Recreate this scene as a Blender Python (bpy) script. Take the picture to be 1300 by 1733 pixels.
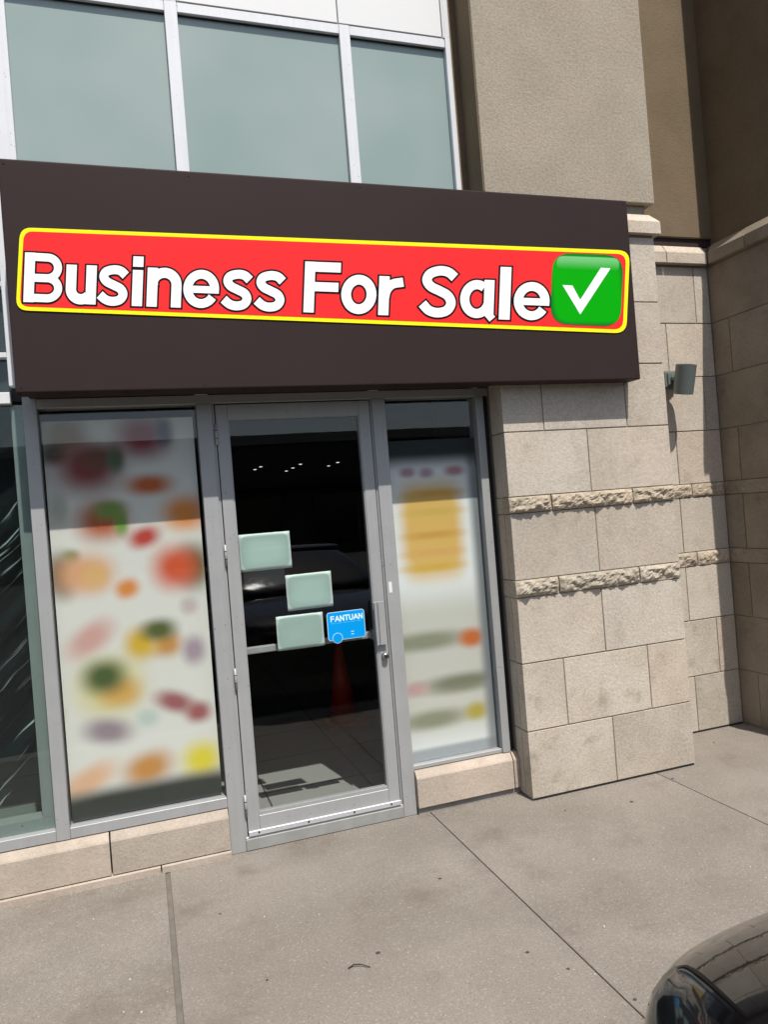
import bpy, bmesh, math, random
from mathutils import Vector, Matrix, noise

random.seed(7)
scene = bpy.context.scene
for _o in list(bpy.data.objects):
    bpy.data.objects.remove(_o)

# ------------------------------------------------------------------ camera
cam_data = bpy.data.cameras.new('camera')
cam = bpy.data.objects.new('camera', cam_data)
scene.collection.objects.link(cam)
scene.camera = cam
cam_data.sensor_fit = 'VERTICAL'
cam_data.sensor_height = 36.0
cam_data.lens = 1255.36 / 1733.0 * 36.0
cam_data.clip_start = 0.05
cam_data.clip_end = 2000.0
yaw, pitch, roll = (math.radians(a) for a in (18.39755, 0.03331, -4.55795))
fw = Vector((math.sin(yaw) * math.cos(pitch), math.cos(yaw) * math.cos(pitch), math.sin(pitch)))
rt = Vector((math.cos(yaw), -math.sin(yaw), 0.0))
up = rt.cross(fw)
rt2 = rt * math.cos(roll) + up * math.sin(roll)
up2 = -rt * math.sin(roll) + up * math.cos(roll)
mw = Matrix((rt2, up2, -fw)).transposed().to_4x4()
mw.translation = Vector((0.0, -3.85, 1.668))
cam.matrix_world = mw

# ------------------------------------------------------------------ sky and sun
SUN_DIR = Vector((-0.17, 1.0, -1.87)).normalized()          # direction the light travels
world = bpy.data.worlds.new('World')
scene.world = world
world.use_nodes = True
wn = world.node_tree
wn.nodes.clear()
w_out = wn.nodes.new('ShaderNodeOutputWorld')
w_bg = wn.nodes.new('ShaderNodeBackground')
w_sky = wn.nodes.new('ShaderNodeTexSky')
w_sky.sky_type = 'NISHITA'
w_sky.sun_disc = False
w_sky.sun_elevation = math.asin(-SUN_DIR.z)
w_sky.sun_rotation = math.atan2(-SUN_DIR.x, -SUN_DIR.y)
w_sky.air_density = 1.0
w_sky.dust_density = 2.0
w_bg.inputs['Strength'].default_value = 0.11
wn.links.new(w_sky.outputs['Color'], w_bg.inputs['Color'])
wn.links.new(w_bg.outputs['Background'], w_out.inputs['Surface'])

sun_data = bpy.data.lights.new('sun', 'SUN')
sun_data.energy = 4.6
sun_data.angle = math.radians(0.53)
sun_data.color = (1.0, 0.955, 0.89)
sun = bpy.data.objects.new('sun', sun_data)
sun.rotation_euler = SUN_DIR.to_track_quat('-Z', 'Y').to_euler()
sun.location = (2, -8, 15)
scene.collection.objects.link(sun)

scene.view_settings.view_transform = 'Standard'
scene.view_settings.look = 'None'
scene.view_settings.gamma = 1.0
scene.view_settings.use_curve_mapping = False
scene.view_settings.exposure = 0.25
try:
    scene.cycles.max_bounces = 10
    scene.cycles.transparent_max_bounces = 16
    scene.cycles.caustics_reflective = False
except Exception:
    pass

# ------------------------------------------------------------------ helpers
COL = scene.collection


def srgb(r, g, b):
    f = lambda c: (c / 255.0 / 12.92) if c / 255.0 <= 0.04045 else ((c / 255.0 + 0.055) / 1.055) ** 2.4
    return (f(r), f(g), f(b), 1.0)


def link_mesh(name, bm, mat, parent=None, smooth=False):
    me = bpy.data.meshes.new(name)
    bmesh.ops.recalc_face_normals(bm, faces=bm.faces)
    bm.to_mesh(me)
    bm.free()
    if smooth:
        for p in me.polygons:
            p.use_smooth = True
    if mat is not None:
        me.materials.append(mat)
    o = bpy.data.objects.new(name, me)
    COL.objects.link(o)
    if parent is not None:
        o.parent = parent
        o.matrix_parent_inverse = Matrix.Translation(-parent.location) if parent.type == 'EMPTY' else Matrix()
    return o


def tag(o, label=None, cat=None, group=None, kind=None):
    if label:
        o['label'] = label
    if cat:
        o['category'] = cat
    if group:
        o['group'] = group
    if kind:
        o['kind'] = kind
    return o


def empty(name, loc, label, cat, group=None):
    o = bpy.data.objects.new(name, None)
    o.location = loc
    o.empty_display_size = 0.1
    COL.objects.link(o)
    return tag(o, label, cat, group)


def bm_box(bm, x0, x1, y0, y1, z0, z1, bevel=0.0, seg=1):
    vs = [bm.verts.new((x, y, z)) for x in (x0, x1) for y in (y0, y1) for z in (z0, z1)]
    idx = [(0, 1, 3, 2), (4, 6, 7, 5), (0, 4, 5, 1), (2, 3, 7, 6), (0, 2, 6, 4), (1, 5, 7, 3)]
    fs = [bm.faces.new([vs[i] for i in f]) for f in idx]
    if bevel > 0:
        es = list({e for f in fs for e in f.edges})
        bmesh.ops.bevel(bm, geom=es, offset=bevel, segments=seg, affect='EDGES', profile=0.6)
    return fs


def box(name, x0, x1, y0, y1, z0, z1, mat, parent=None, bevel=0.0, seg=1):
    bm = bmesh.new()
    bm_box(bm, x0, x1, y0, y1, z0, z1, bevel, seg)
    return link_mesh(name, bm, mat, parent)


def bm_cyl(bm, p0, p1, r0, r1, n=24, caps=True):
    p0, p1 = Vector(p0), Vector(p1)
    d = (p1 - p0).normalized()
    a = d.orthogonal().normalized()
    b = d.cross(a)
    r = []
    for p, rad in ((p0, r0), (p1, r1)):
        r.append([bm.verts.new(p + (a * math.cos(t) + b * math.sin(t)) * rad) for t in (2 * math.pi * i / n for i in range(n))])
    for i in range(n):
        bm.faces.new((r[0][i], r[0][(i + 1) % n], r[1][(i + 1) % n], r[1][i]))
    if caps:
        bm.faces.new(r[0][::-1])
        bm.faces.new(r[1])


def cyl(name, p0, p1, r0, r1, mat, parent=None, n=24, smooth=False):
    bm = bmesh.new()
    bm_cyl(bm, p0, p1, r0, r1, n)
    return link_mesh(name, bm, mat, parent, smooth)


def prism_x(name, prof, x0, x1, mat, parent=None):
    """profile of (y, z) pushed along x"""
    bm = bmesh.new()
    a = [bm.verts.new((x0, y, z)) for y, z in prof]
    b = [bm.verts.new((x1, y, z)) for y, z in prof]
    n = len(prof)
    bm.faces.new(a)
    bm.faces.new(b[::-1])
    for i in range(n):
        bm.faces.new((a[i], b[i], b[(i + 1) % n], a[(i + 1) % n]))
    return link_mesh(name, bm, mat, parent)


def slab_xz(name, poly, y0, y1, mat, parent=None):
    """flat outline of (x, z) with thickness along y"""
    bm = bmesh.new()
    a = [bm.verts.new((x, y0, z)) for x, z in poly]
    b = [bm.verts.new((x, y1, z)) for x, z in poly]
    n = len(poly)
    bm.faces.new(a)
    bm.faces.new(b[::-1])
    for i in range(n):
        bm.faces.new((a[i], b[i], b[(i + 1) % n], a[(i + 1) % n]))
    return link_mesh(name, bm, mat, parent)


# ------------------------------------------------------------------ materials
class N:
    def __init__(self, name):
        self.m = bpy.data.materials.new(name)
        self.m.use_nodes = True
        self.t = self.m.node_tree
        self.t.nodes.clear()
        self.out = self.t.nodes.new('ShaderNodeOutputMaterial')

    def n(self, kind, **kw):
        nd = self.t.nodes.new('ShaderNode' + kind)
        for k, v in kw.items():
            if hasattr(nd, k) and k not in nd.inputs:
                setattr(nd, k, v)
            else:
                nd.inputs[k.replace('_', ' ')].default_value = v
        return nd

    def l(self, a, b):
        self.t.links.new(a, b)

    def val(self, sock, v):
        if hasattr(v, 'links') or isinstance(v, bpy.types.NodeSocket):
            self.l(v, sock)
        else:
            sock.default_value = v

    def math(self, op, a, b=0.0, c=None, clamp=False):
        nd = self.t.nodes.new('ShaderNodeMath')
        nd.operation = op
        nd.use_clamp = clamp
        self.val(nd.inputs[0], a)
        self.val(nd.inputs[1], b)
        if c is not None:
            self.val(nd.inputs[2], c)
        return nd.outputs[0]

    def mix(self, fac, a, b, mode='MIX'):
        nd = self.t.nodes.new('ShaderNodeMix')
        nd.data_type = 'RGBA'
        nd.blend_type = mode
        self.val(nd.inputs[0], fac)
        self.val(nd.inputs[6], a)
        self.val(nd.inputs[7], b)
        return nd.outputs[2]

    def ramp(self, fac, lo, hi):
        nd = self.t.nodes.new('ShaderNodeMapRange')
        nd.interpolation_type = 'SMOOTHSTEP'
        self.val(nd.inputs[0], fac)
        nd.inputs[1].default_value = lo
        nd.inputs[2].default_value = hi
        return nd.outputs[0]

    def coords(self, shift=True):
        tc = self.n('TexCoord')
        if not shift:
            return tc.outputs['Object']
        oi = self.n('ObjectInfo')
        cb = self.n('CombineXYZ')
        s = self.math('MULTIPLY', oi.outputs['Random'], 37.0)
        for i in range(3):
            self.l(s, cb.inputs[i])
        v = self.t.nodes.new('ShaderNodeVectorMath')
        v.operation = 'ADD'
        self.l(tc.outputs['Object'], v.inputs[0])
        self.l(cb.outputs[0], v.inputs[1])
        return v.outputs[0]

    def noise(self, vec, scale, detail=2.0, rough=0.5):
        nd = self.n('TexNoise')
        nd.inputs['Scale'].default_value = scale
        nd.inputs['Detail'].default_value = detail
        nd.inputs['Roughness'].default_value = rough
        self.l(vec, nd.inputs['Vector'])
        return nd.outputs['Fac']

    def bsdf(self, color, rough=0.7, metal=0.0, spec=0.5, normal=None, coat=0.0):
        b = self.n('BsdfPrincipled')
        self.val(b.inputs['Base Color'], color)
        self.val(b.inputs['Roughness'], rough)
        b.inputs['Metallic'].default_value = metal
        b.inputs['Specular IOR Level'].default_value = spec
        b.inputs['Coat Weight'].default_value = coat
        b.inputs['Coat Roughness'].default_value = 0.03
        if normal is not None:
            self.l(normal, b.inputs['Normal'])
        self.l(b.outputs[0], self.out.inputs['Surface'])
        return b

    def bump(self, h, strength, dist):
        nd = self.n('Bump')
        nd.inputs['Strength'].default_value = strength
        nd.inputs['Distance'].default_value = dist
        self.l(h, nd.inputs['Height'])
        return nd.outputs[0]


def mat_stone(name, base, dark, speck=0.35, stain=0.35, rough_bump=0.6, rand=0.16):
    k = N(name)
    v = k.coords()
    fine = k.noise(v, 170.0, 3.0, 0.8)
    mid = k.noise(v, 62.0, 2.0, 0.6)
    big = k.noise(v, 3.2, 3.0, 0.55)
    blot = k.noise(v, 5.5, 4.0, 0.6)
    tint = k.noise(v, 2.1, 2.0, 0.5)
    c = k.mix(k.ramp(big, 0.3, 0.72), dark, base)
    c = k.mix(k.math('MULTIPLY', k.ramp(tint, 0.45, 0.7), 0.45), c, (base[0] * 1.04, base[1] * 0.94, base[2] * 0.91, 1))
    sp = k.ramp(fine, 0.33, 0.67)
    sp2 = k.ramp(mid, 0.32, 0.68)
    c = k.mix(k.math('MULTIPLY', k.math('SUBTRACT', 1.0, sp), speck), c, (dark[0] * .5, dark[1] * .47, dark[2] * .42, 1))
    c = k.mix(k.math('MULTIPLY', sp2, speck * 0.35), c, (min(base[0] * 1.5, .85), min(base[1] * 1.5, .82), min(base[2] * 1.5, .78), 1))
    c = k.mix(k.math('MULTIPLY', k.ramp(blot, 0.54, 0.74), stain), c, (dark[0] * .55, dark[1] * .5, dark[2] * .45, 1))
    oi = k.n('ObjectInfo')
    hsv = k.n('HueSaturation')
    k.l(k.math('MULTIPLY_ADD', oi.outputs['Random'], rand, 1.0 - rand * 0.5), hsv.inputs['Value'])
    r2 = k.math('FRACT', k.math('MULTIPLY', oi.outputs['Random'], 7.31))
    k.l(k.math('MULTIPLY_ADD', r2, rand * 1.2, 1.0 - rand * 0.6), hsv.inputs['Saturation'])
    k.l(k.math('MULTIPLY_ADD', r2, -rand * 0.06, 0.5 + rand * 0.03), hsv.inputs['Hue'])
    k.l(c, hsv.inputs['Color'])
    h = k.math('ADD', k.math('MULTIPLY', fine, 0.6), k.math('MULTIPLY', mid, 0.8))
    k.bsdf(hsv.outputs[0], 0.9, spec=0.2, normal=k.bump(h, rough_bump, 0.004))
    return k.m


def mat_plain(name, col, rough=0.5, metal=0.0, spec=0.5, var=0.08, nscale=9.0, bump=0.0, coat=0.0):
    k = N(name)
    v = k.coords()
    a = k.noise(v, nscale, 4.0, 0.6)
    f = k.math('MULTIPLY_ADD', a, var * 2, 1.0 - var)
    hsv = k.n('HueSaturation')
    hsv.inputs['Color'].default_value = col
    k.l(f, hsv.inputs['Value'])
    nm = k.bump(k.noise(v, 220.0, 2.0), bump, 0.002) if bump else None
    r = k.math('MULTIPLY_ADD', k.noise(v, nscale * 2.3, 3.0), 0.16, rough - 0.08, clamp=True)
    k.bsdf(hsv.outputs[0], r, metal, spec, nm, coat)
    return k.m


def mat_metal_frame(name, col, rough, metal):
    """anodised aluminium with faint vertical streaks, smudges and specks"""
    k = N(name)
    v = k.coords()
    mp = k.n('Mapping')
    mp.inputs['Scale'].default_value = (60.0, 60.0, 1.2)
    k.l(v, mp.inputs['Vector'])
    st = k.noise(mp.outputs[0], 1.0, 3.0)
    sm = k.noise(v, 6.0, 4.0, 0.65)
    pit = k.noise(v, 70.0, 1.0)
    f = k.math('ADD', k.math('MULTIPLY_ADD', st, 0.16, 0.84), k.math('MULTIPLY', sm, 0.16))
    hsv = k.n('HueSaturation')
    hsv.inputs['Color'].default_value = col
    k.l(f, hsv.inputs['Value'])
    c = k.mix(k.math('MULTIPLY', k.ramp(pit, 0.72, 0.80), 0.5), hsv.outputs[0], (.05, .045, .04, 1))
    k.bsdf(c, k.math('MULTIPLY_ADD', sm, 0.25, rough - 0.12), metal, 0.4)
    return k.m


def mat_glass(name, tint, r0=0.05, rough=0.0, wob=0.0):
    k = N(name)
    lw = k.n('LayerWeight')
    lw.inputs['Blend'].default_value = 0.5
    f5 = k.math('POWER', lw.outputs['Facing'], 5.0)
    fac = k.math('MULTIPLY_ADD', f5, 1.0 - r0, r0, clamp=True)
    tr = k.n('BsdfTransparent')
    tr.inputs['Color'].default_value = tint
    gl = k.n('BsdfGlossy')
    gl.inputs['Roughness'].default_value = rough
    if wob:
        v = k.coords(False)
        nb = k.bump(k.noise(v, 1.7, 1.0), wob, 0.02)
        k.l(nb, gl.inputs['Normal'])
    mx = k.n('MixShader')
    k.l(fac, mx.inputs[0])
    k.l(tr.outputs[0], mx.inputs[1])
    k.l(gl.outputs[0], mx.inputs[2])
    k.l(mx.outputs[0], k.out.inputs['Surface'])
    return k.m


def mat_emit(name, col, s):
    k = N(name)
    e = k.n('Emission')
    e.inputs['Color'].default_value = col
    e.inputs['Strength'].default_value = s
    k.l(e.outputs[0], k.out.inputs['Surface'])
    return k.m


M = {}
M['stone'] = mat_stone('cast_stone', (.555, .49, .41, 1), (.45, .395, .325, 1), 0.5, 0.28, rand=0.2)
M['stone_low'] = mat_stone('weathered_stone', (.545, .48, .40, 1), (.42, .368, .298, 1), 0.5, 0.6, rand=0.2)
M['stone_rough'] = mat_stone('split_stone', (.50, .43, .34, 1), (.36, .31, .235, 1), 0.55, 0.25, 0.9)
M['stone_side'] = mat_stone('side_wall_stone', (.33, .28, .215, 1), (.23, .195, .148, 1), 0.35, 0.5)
M['stone_sill'] = mat_stone('sill_stone', (.50, .42, .345, 1), (.385, .32, .255, 1), 0.3, 0.3)
M['mortar'] = mat_stone('mortar', (.30, .26, .20, 1), (.20, .17, .13, 1), 0.3, 0.4)
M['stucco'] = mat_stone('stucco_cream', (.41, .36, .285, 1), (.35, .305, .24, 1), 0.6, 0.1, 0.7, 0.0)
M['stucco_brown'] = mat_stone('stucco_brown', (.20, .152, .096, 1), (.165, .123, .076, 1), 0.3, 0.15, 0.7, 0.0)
M['alu'] = mat_metal_frame('grey_aluminium', (.355, .36, .355, 1), 0.5, 0.2)
M['alu_bright'] = mat_metal_frame('bright_aluminium', (.52, .53, .54, 1), 0.45, 0.3)
M['alu_white'] = mat_metal_frame('white_aluminium', (.69, .70, .72, 1), 0.5, 0.0)
M['white_panel'] = mat_plain('white_panel', (.73, .73, .72, 1), 0.45, 0.0, 0.3, 0.03, 2.0)
M['fascia'] = mat_plain('dark_brown_metal', (.034, .0215, .0205, 1), 0.55, 0.0, 0.12, 0.10, 3.0)
M['soffit'] = mat_plain('dark_soffit', (.035, .022, .02, 1), 0.6, 0.0, 0.3, 0.12, 6.0)
M['glass'] = mat_glass('clear_glass', (.965, .98, .975, 1), 0.042, 0.0, 0.02)
M['film_glass'] = mat_glass('tinted_glass', (.84, .90, .88, 1), 0.045, 0.0, 0.04)
M['rubber'] = mat_plain('black_rubber', (.012, .012, .012, 1), 0.7)
M['steel'] = mat_plain('dull_steel', (.42, .42, .41, 1), 0.35, 0.85, 0.5, 0.1, 40.0)
M['joint'] = mat_plain('joint_filler', (.15, .135, .115, 1), 0.9, 0, 0.1, 0.35, 30.0)
M['threshold'] = mat_plain('painted_threshold', (.27, .275, .26, 1), 0.65, 0.0, 0.3, 0.22, 14.0, 0.2)
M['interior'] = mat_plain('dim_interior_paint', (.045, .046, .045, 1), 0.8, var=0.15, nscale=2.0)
M['lamp_grey'] = mat_plain('grey_green_enamel', (.165, .195, .185, 1), 0.45, 0.2, 0.5, 0.06, 20.0)
M['paint_black'] = mat_plain('black_car_paint', (.004, .004, .0045, 1), 0.03, 0.0, 0.5, 0.0, 3.0, 0.0, 0.5)
M['car_trim'] = mat_plain('black_car_trim', (.012, .012, .012, 1), 0.5, 0.0, 0.4)
M['car_glass'] = mat_plain('dark_car_glass', (.008, .009, .01, 1), 0.08, 0.0, 0.6, 0.0)
M['chrome'] = mat_plain('chrome', (.75, .75, .76, 1), 0.12, 1.0, 0.5, 0.02)
M['tyre'] = mat_plain('tyre_rubber', (.02, .02, .02, 1), 0.8)
M['cone'] = mat_plain('orange_cone_plastic', (.55, .035, .008, 1), 0.5)
M['bulb'] = mat_emit('lit_downlight', (1, .95, .85, 1), 1.3)
M['gum'] = mat_plain('trodden_gum', (.045, .04, .037, 1), 0.8)
M['twig'] = mat_plain('dry_twig', (.03, .02, .015, 1), 0.8)
M['kerb'] = mat_stone('kerb_concrete', (.33, .31, .28, 1), (.26, .24, .21, 1))


def mat_sidewalk():
    k = N('sidewalk_concrete')
    v = k.coords()
    fine = k.noise(v, 230.0, 4.0, 0.85)
    mid = k.noise(v, 75.0, 3.0, 0.7)
    big = k.noise(v, 1.6, 4.0, 0.6)
    tint = k.noise(v, 0.9, 3.0, 0.5)
    blot = k.noise(v, 2.7, 5.0, 0.65)
    vo = k.n('TexVoronoi')
    vo.inputs['Scale'].default_value = 130.0
    k.l(v, vo.inputs['Vector'])
    c = k.mix(k.ramp(big, 0.28, 0.72), (.218, .195, .164, 1), (.295, .266, .229, 1))
    c = k.mix(k.math('MULTIPLY', k.ramp(tint, 0.4, 0.7), 0.35), c, (.262, .226, .196, 1))
    c = k.mix(k.math('MULTIPLY', k.math('SUBTRACT', 1.0, k.ramp(fine, 0.30, 0.66)), 0.7), c, (.085, .072, .06, 1))
    c = k.mix(k.math('MULTIPLY', k.ramp(mid, 0.5, 0.74), 0.42), c, (.36, .33, .295, 1))
    sepc = k.n('SeparateColor')
    k.l(vo.outputs['Color'], sepc.inputs[0])
    chip = k.math('MULTIPLY', k.math('GREATER_THAN', sepc.outputs[0], 0.955), k.math('SUBTRACT', 1.0, k.ramp(vo.outputs['Distance'], 0.22, 0.42)))
    c = k.mix(k.math('MULTIPLY', chip, 0.6), c, (.46, .43, .39, 1))
    chipd = k.math('MULTIPLY', k.math('GREATER_THAN', sepc.outputs[1], 0.965), k.math('SUBTRACT', 1.0, k.ramp(vo.outputs['Distance'], 0.2, 0.4)))
    c = k.mix(k.math('MULTIPLY', chipd, 0.7), c, (.06, .05, .045, 1))
    c = k.mix(k.math('MULTIPLY', k.ramp(blot, 0.50, 0.72), 0.5), c, (.125, .095, .08, 1))
    h = k.math('ADD', k.math('MULTIPLY', fine, 0.6), k.math('MULTIPLY', mid, 0.6))
    k.bsdf(c, 0.92, spec=0.15, normal=k.bump(h, 0.5, 0.004))
    return k.m


M['sidewalk'] = mat_sidewalk()


def mat_asphalt():
    k = N('asphalt')
    v = k.coords(False)
    f = k.noise(v, 160.0, 3.0, 0.7)
    b = k.noise(v, 0.6, 4.0)
    c = k.mix(k.ramp(f, 0.3, 0.7), (.03, .03, .03, 1), (.085, .083, .08, 1))
    c = k.mix(k.math('MULTIPLY', b, 0.4), c, (.06, .058, .055, 1))
    k.bsdf(c, 0.9, spec=0.2, normal=k.bump(f, 0.5, 0.006))
    return k.m


M['asphalt'] = mat_asphalt()


def mat_spandrel():
    """teal back-painted glass of the upper windows"""
    k = N('teal_spandrel_glass')
    v = k.coords()
    a = k.noise(v, 1.3, 2.0)
    b = k.noise(v, 5.0, 3.0)
    c = k.mix(k.ramp(a, 0.3, 0.7), (.26, .345, .32, 1), (.33, .40, .375, 1))
    c = k.mix(k.math('MULTIPLY', b, 0.25), c, (.31, .37, .37, 1))
    k.bsdf(c, 0.06, spec=0.55)
    return k.m


M['spandrel'] = mat_spandrel()


def mat_floor():
    k = N('interior_floor_tile')
    v = k.coords(False)
    br = k.n('TexBrick')
    br.offset = 0.0
    br.inputs['Color1'].default_value = (.23, .235, .22, 1)
    br.inputs['Color2'].default_value = (.20, .205, .195, 1)
    br.inputs['Mortar'].default_value = (.05, .05, .048, 1)
    br.inputs['Scale'].default_value = 1.0
    br.inputs['Mortar Size'].default_value = 0.006
    br.inputs['Brick Width'].default_value = 0.6
    br.inputs['Row Height'].default_value = 0.6
    k.l(v, br.inputs['Vector'])
    k.bsdf(br.outputs['Color'], 0.45, spec=0.4)
    return k.m


M['floor'] = mat_floor()


# flat print made of soft blobs: a node group used once per blob
def blob_group():
    g = bpy.data.node_groups.new('print_blob', 'ShaderNodeTree')
    for nm, ty in (('Base', 'NodeSocketColor'), ('Ink', 'NodeSocketColor'), ('X', 'NodeSocketFloat'), ('Z', 'NodeSocketFloat'),
                   ('CX', 'NodeSocketFloat'), ('CZ', 'NodeSocketFloat'), ('RX', 'NodeSocketFloat'), ('RZ', 'NodeSocketFloat'),
                   ('Angle', 'NodeSocketFloat'), ('Power', 'NodeSocketFloat'), ('Soft', 'NodeSocketFloat')):
        g.interface.new_socket(nm, in_out='INPUT', socket_type=ty)
    g.interface.new_socket('Color', in_out='OUTPUT', socket_type='NodeSocketColor')
    gi = g.nodes.new('NodeGroupInput')
    go = g.nodes.new('NodeGroupOutput')

    def mt(op, a, b=0.0):
        nd = g.nodes.new('ShaderNodeMath')
        nd.operation = op
        for i, s in enumerate((a, b)):
            if isinstance(s, bpy.types.NodeSocket):
                g.links.new(s, nd.inputs[i])
            else:
                nd.inputs[i].default_value = s
        return nd.outputs[0]
    I = gi.outputs
    dx = mt('SUBTRACT', I['X'], I['CX'])
    dz = mt('SUBTRACT', I['Z'], I['CZ'])
    ca, sa = mt('COSINE', I['Angle']), mt('SINE', I['Angle'])
    u = mt('DIVIDE', mt('ADD', mt('MULTIPLY', dx, ca), mt('MULTIPLY', dz, sa)), I['RX'])
    w = mt('DIVIDE', mt('SUBTRACT', mt('MULTIPLY', dz, ca), mt('MULTIPLY', dx, sa)), I['RZ'])
    d = mt('POWER', mt('ADD', mt('POWER', mt('ABSOLUTE', u), I['Power']), mt('POWER', mt('ABSOLUTE', w), I['Power'])), mt('DIVIDE', 1.0, I['Power']))
    mr = g.nodes.new('ShaderNodeMapRange')
    mr.interpolation_type = 'SMOOTHSTEP'
    g.links.new(d, mr.inputs[0])
    g.links.new(mt('SUBTRACT', 1.0, I['Soft']), mr.inputs[1])
    g.links.new(mt('ADD', 1.0, I['Soft']), mr.inputs[2])
    mr.inputs[3].default_value = 1.0
    mr.inputs[4].default_value = 0.0
    mx = g.nodes.new('ShaderNodeMix')
    mx.data_type = 'RGBA'
    g.links.new(mr.outputs[0], mx.inputs[0])
    g.links.new(I['Base'], mx.inputs[6])
    g.links.new(I['Ink'], mx.inputs[7])
    g.links.new(mx.outputs[2], go.inputs[0])
    return g


BLOB = blob_group()


def mat_print(name, paper, blobs, soft=0.72, rough=0.35):
    """blobs: (x, z, rx, rz, angle, r, g, b[, power[, soft]])"""
    k = N(name)
    tc = k.n('TexCoord')
    sx = k.n('SeparateXYZ')
    k.l(tc.outputs['Object'], sx.inputs[0])
    cur = None
    for b in blobs:
        g = k.t.nodes.new('ShaderNodeGroup')
        g.node_tree = BLOB
        if cur is None:
            g.inputs['Base'].default_value = paper
        else:
            k.l(cur, g.inputs['Base'])
        g.inputs['Ink'].default_value = srgb(*b[5:8])
        k.l(sx.outputs[0], g.inputs['X'])
        k.l(sx.outputs[2], g.inputs['Z'])
        for nm, q in zip(('CX', 'CZ', 'RX', 'RZ', 'Angle'), b[:5]):
            g.inputs[nm].default_value = q
        g.inputs['Power'].default_value = b[8] if len(b) > 8 else 2.2
        g.inputs['Soft'].default_value = b[9] if len(b) > 9 else soft
        cur = g.outputs[0]
    k.bsdf(cur, rough, spec=0.3)
    return k.m

# ================================================================== ground
road = box('road', -60, 60, -90, -2.53, -0.5, -0.13, M['asphalt'])
tag(road, kind='structure')
earth = box('ground', -400, 400, -400, 400, -1.2, -0.52, M['asphalt'])
tag(earth, kind='structure')
walk_base = box('sidewalk', -14, 14, -2.35, 0.5, -0.3, -0.007, M['joint'])
tag(walk_base, kind='structure')
xs = [-8.37, -6.97, -5.57, -4.18, -2.78, -1.39, 0.010, 1.408, 2.802, 4.2, 5.6, 7.0, 8.4]
for i in range(len(xs) - 1):
    gl = 0.011 if abs(xs[i] - 0.01) < .005 else 0.0028
    gr = 0.011 if abs(xs[i + 1] - 0.01) < .005 else 0.0028
    box('paving_slab', xs[i] + gl, xs[i + 1] - gr, -2.345, 0.45, -0.1, 0.0, M['sidewalk'], walk_base, 0.004, 2)
box('joint_sealant', 0.0005, 0.0195, -2.345, 0.0, -0.05, -0.005, M['joint'], walk_base)
kerb = box('kerb', -60, 60, -2.53, -2.36, -0.4, -0.002, M['kerb'], None, 0.02, 3)
tag(kerb, kind='structure')
for (x, y, r) in ((.743, -1.124, .012), (1.172, -.71, .009), (2.419, -.423, .012), (1.248, -1.367, .008), (1.328, -1.515, .007),
                  (1.435, -1.748, .007), (.209, -.552, .006), (.322, -1.103, .006), (2.818, -.266, .01), (2.05, -.35, .006), (3.2, .05, .008), (3.45, .1, .007)):
    bm = bmesh.new()
    vs = []
    for i in range(12):
        a = i / 12 * math.tau
        q = r * random.uniform(.75, 1.15)
        vs.append(bm.verts.new((x + q * math.cos(a), y + q * 0.9 * math.sin(a), 0.0008)))
    top = [bm.verts.new((x + (v.co.x - x) * .7, y + (v.co.y - y) * .7, .0028)) for v in vs]
    bm.faces.new(top)
    for i in range(12):
        bm.faces.new((vs[i], vs[(i + 1) % 12], top[(i + 1) % 12], top[i]))
    link_mesh('gum_spot', bm, M['gum'], walk_base, True)
bm = bmesh.new()
tw = [Vector((.612, -1.172, .004)), Vector((.635, -1.166, .009)), Vector((.66, -1.178, .009)), Vector((.688, -1.2, .004))]
for i in range(3):
    bm_cyl(bm, tw[i], tw[i + 1], .0028 - .0004 * i, .0024 - .0004 * i, 8)
tag(link_mesh('twig', bm, M['twig']), 'small dark curved twig lying on the sidewalk', 'twig')

# ================================================================== the building
B = empty('commercial_building', (0, 0, 0), 'commercial building with tan stone pillar, stucco upper wall and grey glazed shopfront', 'building')

ZROWS = [(0.013, .3805), (.3875, .7595), (.7665, 1.1295), (1.134, 1.2275), (1.232, 1.6005), (1.605, 1.6935), (1.698, 2.0545), (2.0615, 2.4285), (2.4355, 2.7975), (2.8045, 3.188)]
ROUGH = (3, 5)
PJ = [[2.523], [2.23, 2.801], [2.515], [2.238, 2.785], [2.517], [2.232, 2.78], [2.504], [2.224, 2.784], [2.51], [2.24, 2.784]]
RJ = [[3.521], [3.74], [3.517], [3.62], [3.515], [3.62], [3.523], [3.79], [3.513], [3.776]]
SJ = [[.153], [-.24], [.155], [-.24], [.158], [-.24], [.155], [-.24], [.158], [-.24]]


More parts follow.
